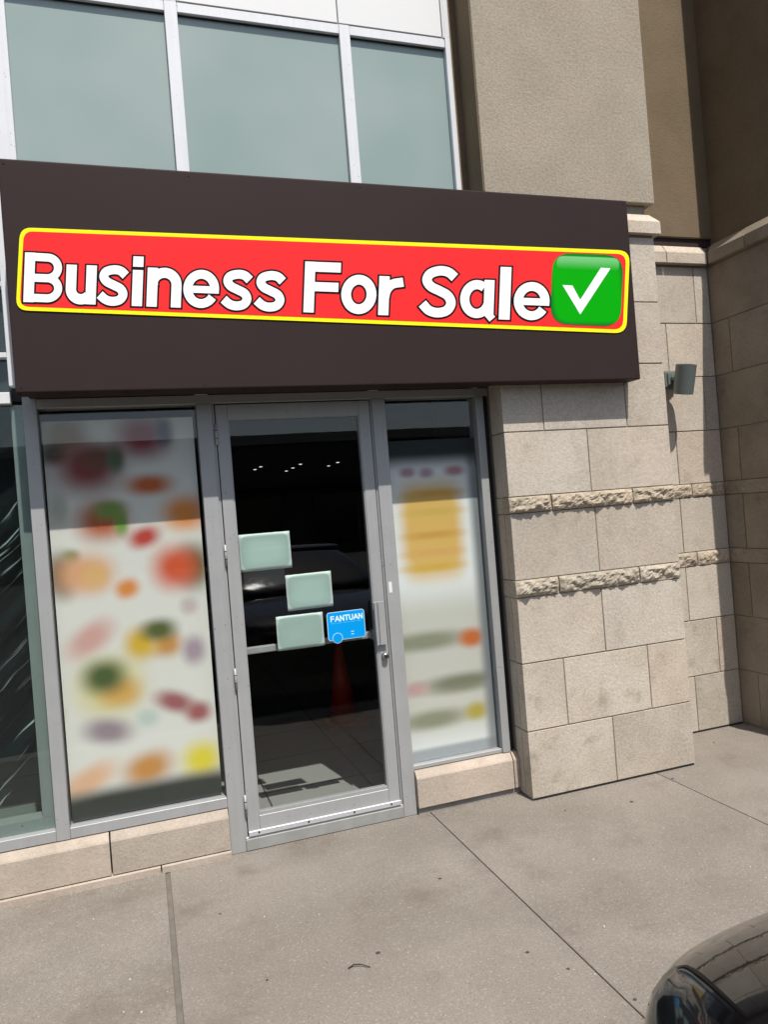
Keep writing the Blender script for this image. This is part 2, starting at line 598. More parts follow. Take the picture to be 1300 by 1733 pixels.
def rough_block(name, axis, a0, a1, f, back, z0, z1, mat, parent, proud=0.030, seed=0.0, wrap0=False):
    """split-faced strip: axis 'x' faces -y at y=f, axis 'y' faces -x at x=f"""
    n, mz = max(6, int((a1 - a0) / 0.011)), 9
    bm = bmesh.new()
    rows = []
    for j in range(mz + 1):
        row = []
        for i in range(n + 1):
            a = a0 + (a1 - a0) * i / n
            z = z0 + (z1 - z0) * j / mz
            q = noise.noise(Vector((a * 26 + seed, z * 30, 3.1))) * 0.55 + noise.noise(Vector((a * 70 + seed, z * 80, 9.7))) * 0.35
            q += 0.35 * noise.noise(Vector((a * 9 + seed, z * 14, 1.3)))
            e = min(1.0, min(j, mz - j) / 1.6)
            ee = min(1.0, min(i, n - i) / 2.0)
            d = (proud * max(0.05, 0.62 + 1.0 * q) * (0.25 + 0.75 * e)) * (0.35 + .65 * ee)
            zz = z + (0 if j in (0, mz) else 0.004 * noise.noise(Vector((a * 40, z * 50, seed))))
            row.append(bm.verts.new((a, f - d, zz) if axis == 'x' else (f - d, a, zz)))
        rows.append(row)
    for j in range(mz):
        for i in range(n):
            bm.faces.new((rows[j][i], rows[j][i + 1], rows[j + 1][i + 1], rows[j + 1][i]))
    bk = [bm.verts.new((a, back, z) if axis == 'x' else (back, a, z)) for a, z in ((a0, z0), (a1, z0), (a1, z1), (a0, z1))]
    bm.faces.new(bk[::-1])
    bm.faces.new([rows[0][i] for i in range(n, -1, -1)] + [bk[0], bk[1]])
    bm.faces.new([rows[mz][i] for i in range(n + 1)] + [bk[2], bk[3]])
    bm.faces.new([rows[j][0] for j in range(mz + 1)] + [bk[3], bk[0]])
    bm.faces.new([rows[j][n] for j in range(mz, -1, -1)] + [bk[1], bk[2]])
    return link_mesh(name, bm, mat, parent)


JW = 0.0035
# ---- stone pillar
pil = box('stone_pillar', 1.973, 3.073, -0.1505, 0.30, 0.0, 3.30, M['mortar'], B)
for r, (z0, z1) in enumerate(ZROWS):
    ed = [1.968] + PJ[r] + [3.078]
    for i in range(len(ed) - 1):
        x0 = ed[i] + (JW if i else 0)
        x1 = ed[i + 1] - (JW if i < len(ed) - 2 else 0)
        if r in ROUGH:
            rough_block('rough_stone', 'x', x0 - (.006 if i == 0 else 0), x1, -0.157, -0.082, z0, z1, M['stone_rough'], pil, seed=r * 5.3 + i * 11.0)
        else:
            box('stone_block', x0, x1, -0.155 - random.uniform(0, .0015), -0.082, z0, z1, M['stone_low' if r < 2 else 'stone'], pil, 0.0025, 2)
    if r in ROUGH:
        rough_block('rough_stone', 'y', -0.075, -0.004, 1.969, 2.08, z0, z1, M['stone_rough'], pil, 0.012, seed=r * 3.1)
    else:
        box('stone_block', 1.969, 2.08, -0.075, -0.004, z0, z1, M['stone'], pil, 0.002)
    box('stone_block', 2.97, 3.077, -0.075, 0.302, z0, z1, M['stone'], pil, 0.002)


def frustum(name, x0, x1, y0, y1, z0, z1, z2, il, ir, iy, mat, parent):
    bm = bmesh.new()
    rings = []
    for (a, b, c, z) in ((0, 0, 0, z0), (0, 0, 0, z1), (il, ir, iy, z2)):
        rings.append([bm.verts.new(p) for p in ((x0 + a, y0 + c, z), (x1 - b, y0 + c, z), (x1 - b, y1, z), (x0 + a, y1, z))])
    bm.faces.new(rings[0][::-1])
    bm.faces.new(rings[2])
    for k in range(2):
        for i in range(4):
            bm.faces.new((rings[k][i], rings[k][(i + 1) % 4], rings[k + 1][(i + 1) % 4], rings[k + 1][i]))
    es = [e for e in bm.edges]
    bmesh.ops.bevel(bm, geom=es, offset=0.003, segments=1, affect='EDGES')
    return link_mesh(name, bm, mat, parent)


frustum('cap_stone', 1.94, 2.508, -0.188, 0.29, 3.203, 3.278, 3.335, .045, 0, .045, M['stone'], pil)
frustum('cap_stone', 2.513, 3.112, -0.188, 0.29, 3.203, 3.278, 3.335, 0, .045, .045, M['stone'], pil)
box('base_joint', 1.9745, 3.0715, -.1525, -.1506, .0005, .0125, M['rubber'], pil)
# ---- stucco pier over the pillar
pier = box('stucco_pier', 1.958, 3.088, -0.178, 0.32, 3.388, 9.0, M['stucco'], B, 0.006, 2)
frustum('pier_neck', 2.0, 3.046, -0.136, 0.30, 3.30, 3.345, 3.387, 0, 0, 0, M['stucco'], pier)

box('pier_bounce_strip', 1.951, 1.9575, -.170, .011, 3.40, 9.0, M['stucco_brown'], pier)  # thin brown strip: warm bounce light on the pier's shaded side, put into colour
# ---- recessed wall between pillar and side wall
rec = box('recess_wall', 3.05, 4.3, 0.3185, 0.7, 0.0, 3.33, M['mortar'], B)
for r, (z0, z1) in enumerate(ZROWS):
    ed = [3.08] + RJ[r] + [3.90]
    for i in range(len(ed) - 1):
        x0, x1 = ed[i] + JW, ed[i + 1] - JW
        if r in ROUGH:
            rough_block('rough_stone', 'x', x0, x1, 0.312, 0.36, z0, z1, M['stone_rough'], rec, 0.018, seed=r * 7.7 + i * 3)
        else:
            box('stone_block', x0, x1, 0.314 - random.uniform(0, .0015), 0.36, z0, z1, M['stone_low' if r < 2 else 'stone'], rec, 0.0025, 2)
box('base_joint', 3.085, 3.9, .3165, .3184, .0005, .0125, M['rubber'], rec)
frustum('cap_stone', 3.09, 3.53, 0.272, 0.45, 3.203, 3.278, 3.333, 0, 0, .04, M['stone'], rec)
frustum('cap_stone', 3.535, 3.868, 0.272, 0.45, 3.203, 3.278, 3.333, 0, 0, .04, M['stone'], rec)
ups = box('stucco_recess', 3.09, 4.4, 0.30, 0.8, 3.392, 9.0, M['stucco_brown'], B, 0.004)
box('stucco_drip', 3.09, 3.96, 0.318, 0.6, 3.336, 3.391, M['soffit'], ups)

# ---- side wall
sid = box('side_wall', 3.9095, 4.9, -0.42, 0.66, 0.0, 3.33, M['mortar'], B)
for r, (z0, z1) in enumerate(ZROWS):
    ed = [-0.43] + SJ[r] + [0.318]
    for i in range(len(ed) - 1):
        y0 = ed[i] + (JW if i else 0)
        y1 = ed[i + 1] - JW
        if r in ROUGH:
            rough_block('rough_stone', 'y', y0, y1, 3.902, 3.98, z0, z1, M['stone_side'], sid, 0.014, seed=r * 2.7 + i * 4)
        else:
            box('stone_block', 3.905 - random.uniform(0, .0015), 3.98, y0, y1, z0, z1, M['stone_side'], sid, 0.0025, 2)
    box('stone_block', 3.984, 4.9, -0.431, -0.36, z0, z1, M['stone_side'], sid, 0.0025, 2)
for (y0, y1) in ((-0.465, -0.062), (-0.056, 0.262)):
    bm = bmesh.new()
    prof = ((3.868, 3.203), (3.868, 3.278), (3.908, 3.336), (4.9, 3.336), (4.9, 3.203))
    a = [bm.verts.new((x, y0, z)) for x, z in prof]
    b = [bm.verts.new((x, y1, z)) for x, z in prof]
    bm.faces.new(a)
    bm.faces.new(b[::-1])
    for i in range(5):
        bm.faces.new((a[i], b[i], b[(i + 1) % 5], a[(i + 1) % 5]))
    link_mesh('cap_stone', bm, M['stone_side'], sid)
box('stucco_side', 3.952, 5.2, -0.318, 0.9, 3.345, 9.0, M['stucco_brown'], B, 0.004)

# ---- stone sills under the shop windows
def sill(x0, x1):
    prof = [(.10, .042), (-.030, .042), (-.030, .198), (-.026, .206), (-.002, .236), (.10, .238)]
    return prism_x('sill_stone', prof, x0, x1, M['stone_sill'], B)


sill(-1.05, -.245)
sill(-.237, .321)
sill(1.338, 1.925)
sill(1.931, 1.966)
sill(-2.4, -1.058)
for x0, x1 in ((-2.4, -1.0), (-.992, -.02), (-.014, .322)):
    prism_x('plinth_strip', [(.1, 0.0), (-.036, 0.0), (-.036, .030), (-.03, .036), (.1, .036)], x0, x1, M['stone_sill'], B)
prism_x('plinth_strip', [(.1, 0.0), (-.012, 0.0), (-.012, .036), (.1, .036)], 1.34, 1.966, M['kerb'], B)

# ---- shopfront frame
AL = M['alu']
ZH0, ZH1 = 2.292, 2.336


def mull(x0, x1, z0, z1, mat=None, y0=0.0, y1=0.11):
    return box('mullion', x0, x1, y0, y1, z0, z1, mat or AL, B, 0.002)


mull(-.475, -.415, .240, 2.40)
mull(.324, .400, .001, ZH0 - .0005)
mull(1.260, 1.335, .001, ZH0 - .0005)
mull(1.884, 1.932, .240, ZH0 - .0005)
mull(-1.50, -1.43, .240, 2.318)
box('rail', -.4145, 1.966, .001, .11, ZH0, ZH1, AL, B, 0.002)
box('rail', -.4145, .3235, .002, .11, .2405, .291, AL, B, 0.002)
box('rail', 1.3355, 1.8835, .012, .11, .2405, .262, AL, B, 0.002)
box('rail', -1.4295, -.4755, .002, .11, .2405, .291, AL, B, 0.002)
box('rail', -2.4, -1.5005, .002, .11, .2405, .291, AL, B, 0.002)
# jamb stop behind the door edges
box('door_stop', .4005, .430, .062, .11, .066, ZH0 - .001, M['rubber'], B)
box('door_stop', 1.236, 1.2595, .062, .11, .066, ZH0 - .001, M['rubber'], B)
box('door_stop', .4305, 1.2355, .062, .11, 2.275, ZH0 - .001, M['rubber'], B)
box('jamb_filler', 1.9325, 1.967, .03, .11, .24, ZH0, M['rubber'], B)
# inner casing of the neighbouring window
box('inner_casing', -.535, -.4755, .058, .11, .345, 2.318, M['alu'], B)
box('inner_casing', -1.4295, -.4757, .058, .16, .2915, .344, M['alu'], B)

# glass panes
win = box('window', -.4145, .3235, .046, .052, .2915, ZH0 - .0005, M['glass'], B)
box('window', 1.3355, 1.8835, .046, .052, .2625, ZH0 - .0005, M['glass'], B)
box('window', -1.4295, -.4755, .046, .052, .2915, 2.318, M['film_glass'], B)
box('window', -2.4, -1.5005, .046, .052, .2915, 2.318, M['film_glass'], B)

# threshold
box('threshold', .4005, 1.2595, -.004, .14, .001, .062, M['threshold'], B, 0.004)
box('threshold_plate', .402, 1.258, .004, .13, .0625, .068, M['alu_bright'], B, 0.001)

# ---- door
box('door_jamb', .4005, .4125, .012, .0615, .07, ZH0 - .001, AL, B)
box('door_jamb', 1.2505, 1.2595, .012, .0615, .07, ZH0 - .001, AL, B)
bm = bmesh.new()
bm_box(bm, .4175, .4785, .010, .055, .092, 2.286, 0.002)
bm_box(bm, 1.1835, 1.2465, .010, .055, .092, 2.286, 0.002)
bm_box(bm, .4787, 1.1833, .010, .055, 2.209, 2.286, 0.002)
bm_box(bm, .4787, 1.1833, .010, .055, .092, .166, 0.002)
door = link_mesh('door', bm, AL, B)
door['label'] = 'grey aluminium framed glass door'
bm = bmesh.new()
bm_box(bm, .4787, .4835, .015, .05, .1665, 2.2085)
bm_box(bm, 1.1785, 1.1833, .015, .05, .1665, 2.2085)
bm_box(bm, .4835, 1.1785, .015, .05, 2.2035, 2.2085)
bm_box(bm, .4835, 1.1785, .013, .05, .1665, .183)
link_mesh('glazing_bead', bm, AL, door)
box('pane', .4836, 1.1784, .027, .033, .1832, 2.2034, M['glass'], door)
swp = box('door_sweep', .418, 1.246, -.004, .0095, .072, .098, M['alu_bright'], door, 0.002)
for sx in (.47, .73, .98, 1.19):
    cyl('screw', (sx, -.0065, .088), (sx, -.004, .088), .005, .005, M['rubber'], swp, 10)
for hz in (2.133, 1.513, .879, .231):
    h = cyl('hinge', (.4135, .003, hz - .055), (.4135, .003, hz + .055), .0065, .0065, M['alu'], door, 12, True)
    for q in (-.02, .02):
        cyl('hinge_ring', (.4135, .003, hz + q - .002), (.4135, .003, hz + q + .002), .0071, .0071, M['rubber'], h, 12)
# extruded pull handle
bm = bmesh.new()
bm_box(bm, 1.176, 1.236, -.012, -.007, .953, 1.188, 0.001)
bm_box(bm, 1.172, 1.179, -.034, -.0125, .953, 1.188, 0.002)
bm_box(bm, 1.196, 1.201, -.020, -.0125, .954, 1.187, 0.001)
bm_box(bm, 1.217, 1.2345, -.0068, .0095, .965, 1.176)
link_mesh('pull_handle', bm, AL, door)
lk = cyl('lock_cylinder', (1.222, -.016, .889), (1.222, .0095, .889), .0165, .0195, M['steel'], door, 24, True)
cyl('key_face', (1.222, -.019, .889), (1.222, -.0162, .889), .011, .012, M['rubber'], lk, 20)
bm = bmesh.new()
bm_box(bm, .484, 1.178, .075, .105, .982, 1.018, 0.006, 2)
bm_box(bm, .455, .483, .0555, .11, .972, 1.028, 0.004)
bm_box(bm, 1.179, 1.207, .0555, .11, .972, 1.028, 0.004)
link_mesh('push_bar', bm, M['alu'], door)

# ---- wall and glazing above the shopfront
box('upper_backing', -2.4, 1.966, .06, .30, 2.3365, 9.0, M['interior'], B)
W = M['alu_white']
for x0, x1 in ((-.525, -.415), (.322, .385), (1.243, 1.303)):
    mull(x0, x1, 2.401 if x0 < 0 else 2.337, 4.3455, W if x0 > 0 else W, 0.0, .059)
mull(1.872, 1.904, 2.337, 6.5, W, -.004, .059)
mull(.325, .382, 4.346, 6.5, W, .001, .059)
mull(-1.47, -1.41, 2.373, 4.3455, W, 0.0, .059)
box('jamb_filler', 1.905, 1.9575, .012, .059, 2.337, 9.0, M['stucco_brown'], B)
for x0, x1 in ((-2.4, -1.4705), (-1.4095, -.5255), (-.4145, .3215), (.3855, 1.2425), (1.3035, 1.8715)):
    zb = 3.06 if x0 < -.5 else 2.9
    u = box('upper_window', x0, x1, .028, .036, zb, 4.2925, M['spandrel'], B)
    box('rail_shadow_strip', x0 + .001, x1 - .001, .020, .027, 4.286, 4.2915, M['rubber'], u)  # black strip that paints the shadow line under the head rail
    box('rail', x0 + .0005, x1 - .0005, .002, .059, 4.293, 4.345, W, B, 0.002)
for x0, x1 in ((-2.4, -1.4705), (-1.4095, -.5255)):
    for z0, z1 in ((2.3185, 2.3725), (2.536, 2.560), (2.872, 2.896), (3.03, 3.059)):
        box('rail', x0, x1, .002, .059, z0, z1, W, B, 0.002)
    for z0, z1 in ((2.373, 2.5355), (2.5605, 2.8715), (2.8965, 3.0295)):
        box('upper_window', x0, x1, .046, .052, z0, z1, M['film_glass'], B)
pe = [-2.4, -1.46, -.47, .3225]
for i in range(3):
    box('white_panel', pe[i] + .003, pe[i + 1] - .003, -.002, .058, 4.3475, 6.5, M['white_panel'], B, 0.003)
box('white_panel', .3845, 1.2365, -.002, .058, 4.3475, 6.5, M['white_panel'], B, 0.003)
box('white_panel', 1.2425, 1.856, -.002, .058, 4.3475, 6.5, M['white_panel'], B, 0.003)
box('white_panel', 1.862, 1.8715, -.002, .058, 4.3475, 6.5, M['white_panel'], B)
box('wall_beyond', -9.0, -2.4, 0.0, .5, 0.0, 9.0, M['stucco'], B)
box('wall_beyond', 5.2, 12.0, -.3, .9, 0.0, 9.0, M['stucco'], B)

# ---- interior
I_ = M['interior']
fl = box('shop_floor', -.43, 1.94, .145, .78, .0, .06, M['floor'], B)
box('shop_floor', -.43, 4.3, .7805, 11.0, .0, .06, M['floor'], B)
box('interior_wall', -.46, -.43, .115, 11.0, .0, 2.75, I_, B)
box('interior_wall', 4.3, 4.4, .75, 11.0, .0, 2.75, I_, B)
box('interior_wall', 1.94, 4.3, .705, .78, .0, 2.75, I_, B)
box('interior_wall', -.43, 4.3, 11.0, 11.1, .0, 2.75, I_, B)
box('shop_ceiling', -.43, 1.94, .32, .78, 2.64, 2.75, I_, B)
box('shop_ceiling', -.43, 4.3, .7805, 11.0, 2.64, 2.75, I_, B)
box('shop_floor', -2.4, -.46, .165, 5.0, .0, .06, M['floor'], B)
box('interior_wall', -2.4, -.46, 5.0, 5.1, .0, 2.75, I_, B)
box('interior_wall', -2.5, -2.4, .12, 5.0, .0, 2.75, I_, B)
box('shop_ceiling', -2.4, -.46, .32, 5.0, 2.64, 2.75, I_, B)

# ================================================================== sign board
sg = empty('fascia_sign', (1.18, -.1, 2.32), 'long dark brown metal fascia board over the shop door', 'sign')
box('sign_face', -.464, 2.815, -.272, -.160, 2.318, 3.352, M['fascia'], sg, 0.008, 3)
box('sign_return', -.440, 1.955, -.1595, -.004, 2.338, 3.33, M['soffit'], sg)
for x in (-.44, 2.79):
    for z in (2.34, 3.33):
        cyl('screw', (x, -.2745, z), (x, -.272, z), .004, .004, M['fascia'], sg, 8)
for x in (.35, 1.2, 2.05):
    for z in (2.34, 3.33):
        cyl('screw', (x, -.2745, z), (x, -.272, z), .0035, .0035, M['soffit'], sg, 8)

# ================================================================== banner on the sign
M['red'] = mat_plain('red_print', srgb(240, 48, 50), 0.5, 0, 0.1, 0.01)
M['yellow'] = mat_plain('yellow_print', srgb(255, 246, 30), 0.5, 0, 0.1, 0.01)
M['white'] = mat_plain('white_print', (.95, .95, .95, 1), 0.5, 0, 0.1, 0.01)
M['black'] = mat_plain('black_print', (.008, .004, .004, 1), 0.5, 0, 0.1, 0.01)
bn = empty('sale_banner', (1.18, -.275, 2.6), 'red Business For Sale banner with yellow border on the brown fascia', 'banner')
LETTERS = [
('B',[([-0.4035,2.7171,-0.3804,2.9368],[-0.3621,2.7160,-0.3388,2.9366]),([-0.3570,2.9360,-0.2876,2.9343,-0.2765,2.9330,-0.2658,2.9294,-0.2561,2.9234,-0.2478,2.9154,-0.2413,2.9056,-0.2369,2.8944,-0.2347,2.8822,-0.2349,2.8695,-0.2374,2.8569,-0.2422,2.8448,-0.2490,2.8337,-0.2575,2.8241,-0.2675,2.8163,-0.2784,2.8106,-0.2899,2.8072,-0.3014,2.8062,-0.3708,2.8074],[-0.3613,2.9005,-0.2922,2.8986,-0.2865,2.8980,-0.2815,2.8963,-0.2770,2.8936,-0.2733,2.8899,-0.2704,2.8856,-0.2685,2.8807,-0.2676,2.8754,-0.2676,2.8699,-0.2687,2.8645,-0.2708,2.8592,-0.2738,2.8544,-0.2776,2.8501,-0.2820,2.8465,-0.2870,2.8439,-0.2924,2.8423,-0.2980,2.8418,-0.3671,2.8428]),([-0.3671,2.8428,-0.2952,2.8418,-0.2839,2.8405,-0.2730,2.8369,-0.2631,2.8311,-0.2546,2.8233,-0.2479,2.8137,-0.2432,2.8026,-0.2409,2.7905,-0.2410,2.7779,-0.2436,2.7653,-0.2485,2.7534,-0.2555,2.7426,-0.2642,2.7333,-0.2743,2.7259,-0.2854,2.7205,-0.2970,2.7174,-0.3085,2.7165,-0.3802,2.7184],[-0.3708,2.8074,-0.2993,2.8062,-0.2935,2.8055,-0.2882,2.8037,-0.2835,2.8009,-0.2796,2.7973,-0.2766,2.7931,-0.2746,2.7885,-0.2737,2.7836,-0.2737,2.7786,-0.2747,2.7736,-0.2767,2.7687,-0.2797,2.7642,-0.2835,2.7601,-0.2882,2.7567,-0.2934,2.7541,-0.2991,2.7525,-0.3051,2.7521,-0.3765,2.7537])],[([-0.4114,2.7099,-0.3868,2.9442],[-0.3556,2.7084,-0.3307,2.9439]),([-0.3627,2.9442,-0.2865,2.9424,-0.2743,2.9410,-0.2622,2.9369,-0.2513,2.9302,-0.2420,2.9212,-0.2347,2.9102,-0.2297,2.8975,-0.2272,2.8838,-0.2274,2.8695,-0.2303,2.8552,-0.2357,2.8415,-0.2433,2.8290,-0.2530,2.8182,-0.2642,2.8095,-0.2764,2.8031,-0.2894,2.7993,-0.3022,2.7982,-0.3783,2.7996],[-0.3689,2.8927,-0.2932,2.8906,-0.2887,2.8901,-0.2850,2.8888,-0.2818,2.8868,-0.2791,2.8842,-0.2770,2.8811,-0.2756,2.8776,-0.2750,2.8738,-0.2750,2.8700,-0.2758,2.8662,-0.2772,2.8625,-0.2793,2.8590,-0.2821,2.8559,-0.2853,2.8534,-0.2890,2.8514,-0.2929,2.8503,-0.2972,2.8499,-0.3729,2.8509]),([-0.3729,2.8509,-0.2943,2.8499,-0.2817,2.8484,-0.2696,2.8444,-0.2585,2.8379,-0.2490,2.8292,-0.2414,2.8183,-0.2361,2.8058,-0.2334,2.7921,-0.2336,2.7777,-0.2365,2.7635,-0.2421,2.7499,-0.2500,2.7377,-0.2599,2.7272,-0.2712,2.7189,-0.2836,2.7129,-0.2965,2.7094,-0.3093,2.7085,-0.3877,2.7106],[-0.3783,2.7996,-0.3002,2.7981,-0.2956,2.7976,-0.2916,2.7962,-0.2880,2.7942,-0.2852,2.7915,-0.2831,2.7885,-0.2817,2.7853,-0.2811,2.7820,-0.2811,2.7787,-0.2818,2.7754,-0.2831,2.7722,-0.2851,2.7690,-0.2879,2.7661,-0.2913,2.7636,-0.2952,2.7617,-0.2996,2.7605,-0.3043,2.7601,-0.3823,2.7619])]),
('u',[([-0.1715,2.8875,-0.1830,2.7807,-0.1832,2.7794,-0.1834,2.7747,-0.1830,2.7714,-0.1822,2.7683,-0.1809,2.7654,-0.1793,2.7627,-0.1772,2.7604,-0.1748,2.7586,-0.1721,2.7571,-0.1692,2.7561,-0.1662,2.7557,-0.1631,2.7557,-0.1600,2.7563,-0.1569,2.7573,-0.1540,2.7588,-0.1513,2.7608,-0.1476,2.7645],[-0.2145,2.8880,-0.2258,2.7816,-0.2262,2.7776,-0.2265,2.7685,-0.2254,2.7583,-0.2229,2.7485,-0.2190,2.7394,-0.2137,2.7312,-0.2073,2.7241,-0.1999,2.7182,-0.1916,2.7136,-0.1826,2.7106,-0.1731,2.7090,-0.1634,2.7091,-0.1536,2.7108,-0.1441,2.7141,-0.1350,2.7188,-0.1265,2.7249,-0.1201,2.7310]),([-0.0870,2.8867,-0.1063,2.7092],[-0.1307,2.8872,-0.1497,2.7104])],[([-0.1632,2.8950,-0.1755,2.7806,-0.1756,2.7797,-0.1758,2.7758,-0.1756,2.7737,-0.1751,2.7718,-0.1743,2.7699,-0.1732,2.7683,-0.1719,2.7668,-0.1704,2.7656,-0.1687,2.7647,-0.1669,2.7641,-0.1650,2.7638,-0.1630,2.7638,-0.1611,2.7642,-0.1591,2.7648,-0.1573,2.7658,-0.1562,2.7665,-0.1469,2.7755],[-0.2211,2.8955,-0.2333,2.7817,-0.2337,2.7774,-0.2340,2.7674,-0.2328,2.7560,-0.2299,2.7451,-0.2255,2.7349,-0.2197,2.7258,-0.2126,2.7178,-0.2042,2.7111,-0.1949,2.7061,-0.1849,2.7026,-0.1743,2.7009,-0.1634,2.7010,-0.1525,2.7029,-0.1418,2.7065,-0.1316,2.7118,-0.1215,2.7192,-0.1098,2.7304]),([-0.0786,2.8942,-0.0995,2.7015],[-0.1374,2.8947,-0.1581,2.7031])]),
('s',[([0.0188,2.8298,0.0145,2.8345,0.0105,2.8393,0.0073,2.8430,0.0048,2.8455,0.0027,2.8469,-0.0002,2.8480,-0.0040,2.8490,-0.0084,2.8496,-0.0131,2.8498,-0.0178,2.8495,-0.0230,2.8488,-0.0288,2.8475,-0.0343,2.8459,-0.0386,2.8442,-0.0404,2.8431,-0.0409,2.8427,-0.0415,2.8417,-0.0422,2.8403,-0.0425,2.8391,-0.0426,2.8388,-0.0425,2.8388,-0.0421,2.8376,-0.0409,2.8354,-0.0390,2.8329,-0.0369,2.8306,-0.0344,2.8287,-0.0304,2.8264,-0.0251,2.8238,-0.0189,2.8209,-0.0128,2.8177,-0.0071,2.8147,-0.0008,2.8117,0.0062,2.8081,0.0136,2.8035,0.0205,2.7974,0.0259,2.7901,0.0299,2.7825,0.0328,2.7741,0.0342,2.7649,0.0337,2.7549,0.0310,2.7450,0.0266,2.7362,0.0212,2.7283,0.0147,2.7213,0.0069,2.7152,-0.0018,2.7107,-0.0105,2.7078,-0.0190,2.7059,-0.0273,2.7049,-0.0351,2.7046,-0.0428,2.7051,-0.0503,2.7062,-0.0577,2.7082,-0.0648,2.7109,-0.0719,2.7145,-0.0788,2.7192,-0.0848,2.7246,-0.0900,2.7299,-0.0946,2.7347,-0.0991,2.7391],[0.0480,2.8596,0.0442,2.8637,0.0405,2.8682,0.0359,2.8735,0.0299,2.8791,0.0225,2.8839,0.0146,2.8871,0.0067,2.8891,-0.0013,2.8902,-0.0093,2.8905,-0.0172,2.8900,-0.0255,2.8889,-0.0341,2.8870,-0.0429,2.8843,-0.0516,2.8807,-0.0601,2.8755,-0.0677,2.8683,-0.0733,2.8603,-0.0773,2.8519,-0.0797,2.8432,-0.0806,2.8341,-0.0794,2.8251,-0.0767,2.8172,-0.0730,2.8103,-0.0685,2.8043,-0.0633,2.7987,-0.0569,2.7937,-0.0502,2.7898,-0.0438,2.7866,-0.0380,2.7838,-0.0324,2.7809,-0.0262,2.7776,-0.0198,2.7745,-0.0143,2.7717,-0.0104,2.7694,-0.0083,2.7676,-0.0069,2.7655,-0.0055,2.7628,-0.0046,2.7602,-0.0043,2.7584,-0.0042,2.7580,-0.0044,2.7574,-0.0054,2.7554,-0.0072,2.7529,-0.0092,2.7507,-0.0108,2.7494,-0.0129,2.7483,-0.0167,2.7471,-0.0215,2.7460,-0.0267,2.7454,-0.0314,2.7452,-0.0356,2.7454,-0.0397,2.7460,-0.0437,2.7471,-0.0476,2.7485,-0.0512,2.7503,-0.0544,2.7525,-0.0581,2.7558,-0.0623,2.7601,-0.0671,2.7651,-0.0720,2.7700])],[([0.0176,2.8185,0.0086,2.8284,0.0045,2.8334,0.0015,2.8369,-0.0003,2.8387,-0.0013,2.8394,-0.0031,2.8400,-0.0062,2.8408,-0.0098,2.8413,-0.0138,2.8415,-0.0179,2.8413,-0.0225,2.8406,-0.0277,2.8395,-0.0326,2.8381,-0.0359,2.8368,-0.0364,2.8365,-0.0354,2.8374,-0.0351,2.8379,-0.0350,2.8380,-0.0349,2.8383,-0.0348,2.8398,-0.0350,2.8416,-0.0350,2.8418,-0.0343,2.8405,-0.0329,2.8387,-0.0315,2.8371,-0.0298,2.8358,-0.0264,2.8339,-0.0213,2.8314,-0.0151,2.8284,-0.0088,2.8252,-0.0032,2.8223,0.0030,2.8193,0.0104,2.8155,0.0185,2.8105,0.0264,2.8034,0.0326,2.7952,0.0371,2.7865,0.0404,2.7769,0.0421,2.7663,0.0415,2.7542,0.0382,2.7424,0.0332,2.7323,0.0270,2.7233,0.0195,2.7153,0.0105,2.7082,0.0005,2.7030,-0.0092,2.6998,-0.0185,2.6978,-0.0274,2.6967,-0.0359,2.6964,-0.0442,2.6969,-0.0525,2.6982,-0.0605,2.7003,-0.0683,2.7033,-0.0762,2.7072,-0.0838,2.7125,-0.0903,2.7183,-0.0956,2.7237,-0.1000,2.7284,-0.1095,2.7377],[0.0587,2.8605,0.0501,2.8698,0.0466,2.8741,0.0417,2.8797,0.0350,2.8859,0.0265,2.8914,0.0176,2.8950,0.0089,2.8972,0.0002,2.8984,-0.0085,2.8987,-0.0171,2.8983,-0.0260,2.8970,-0.0352,2.8950,-0.0446,2.8921,-0.0542,2.8881,-0.0641,2.8820,-0.0731,2.8736,-0.0797,2.8641,-0.0844,2.8542,-0.0872,2.8441,-0.0883,2.8331,-0.0869,2.8223,-0.0837,2.8130,-0.0795,2.8053,-0.0745,2.7985,-0.0686,2.7923,-0.0615,2.7867,-0.0542,2.7824,-0.0476,2.7791,-0.0419,2.7763,-0.0364,2.7734,-0.0301,2.7701,-0.0236,2.7670,-0.0184,2.7644,-0.0153,2.7624,-0.0142,2.7615,-0.0135,2.7605,-0.0126,2.7588,-0.0121,2.7574,-0.0120,2.7571,-0.0119,2.7586,-0.0116,2.7599,-0.0119,2.7593,-0.0129,2.7579,-0.0140,2.7567,-0.0144,2.7563,-0.0152,2.7560,-0.0180,2.7551,-0.0221,2.7542,-0.0266,2.7536,-0.0307,2.7535,-0.0342,2.7536,-0.0376,2.7541,-0.0409,2.7550,-0.0441,2.7562,-0.0469,2.7576,-0.0495,2.7593,-0.0527,2.7622,-0.0567,2.7663,-0.0616,2.7714,-0.0715,2.7811])]),
('i',[([0.0483,2.7051,0.0666,2.8716],[0.0935,2.7040,0.1119,2.8711]),([0.0683,2.8866,0.0736,2.9345],[0.1136,2.8862,0.1189,2.9342])],[([0.0397,2.6977,0.0596,2.8793],[0.1005,2.6961,0.1207,2.8787]),([0.0596,2.8790,0.0665,2.9422],[0.1207,2.8784,0.1277,2.9419])]),
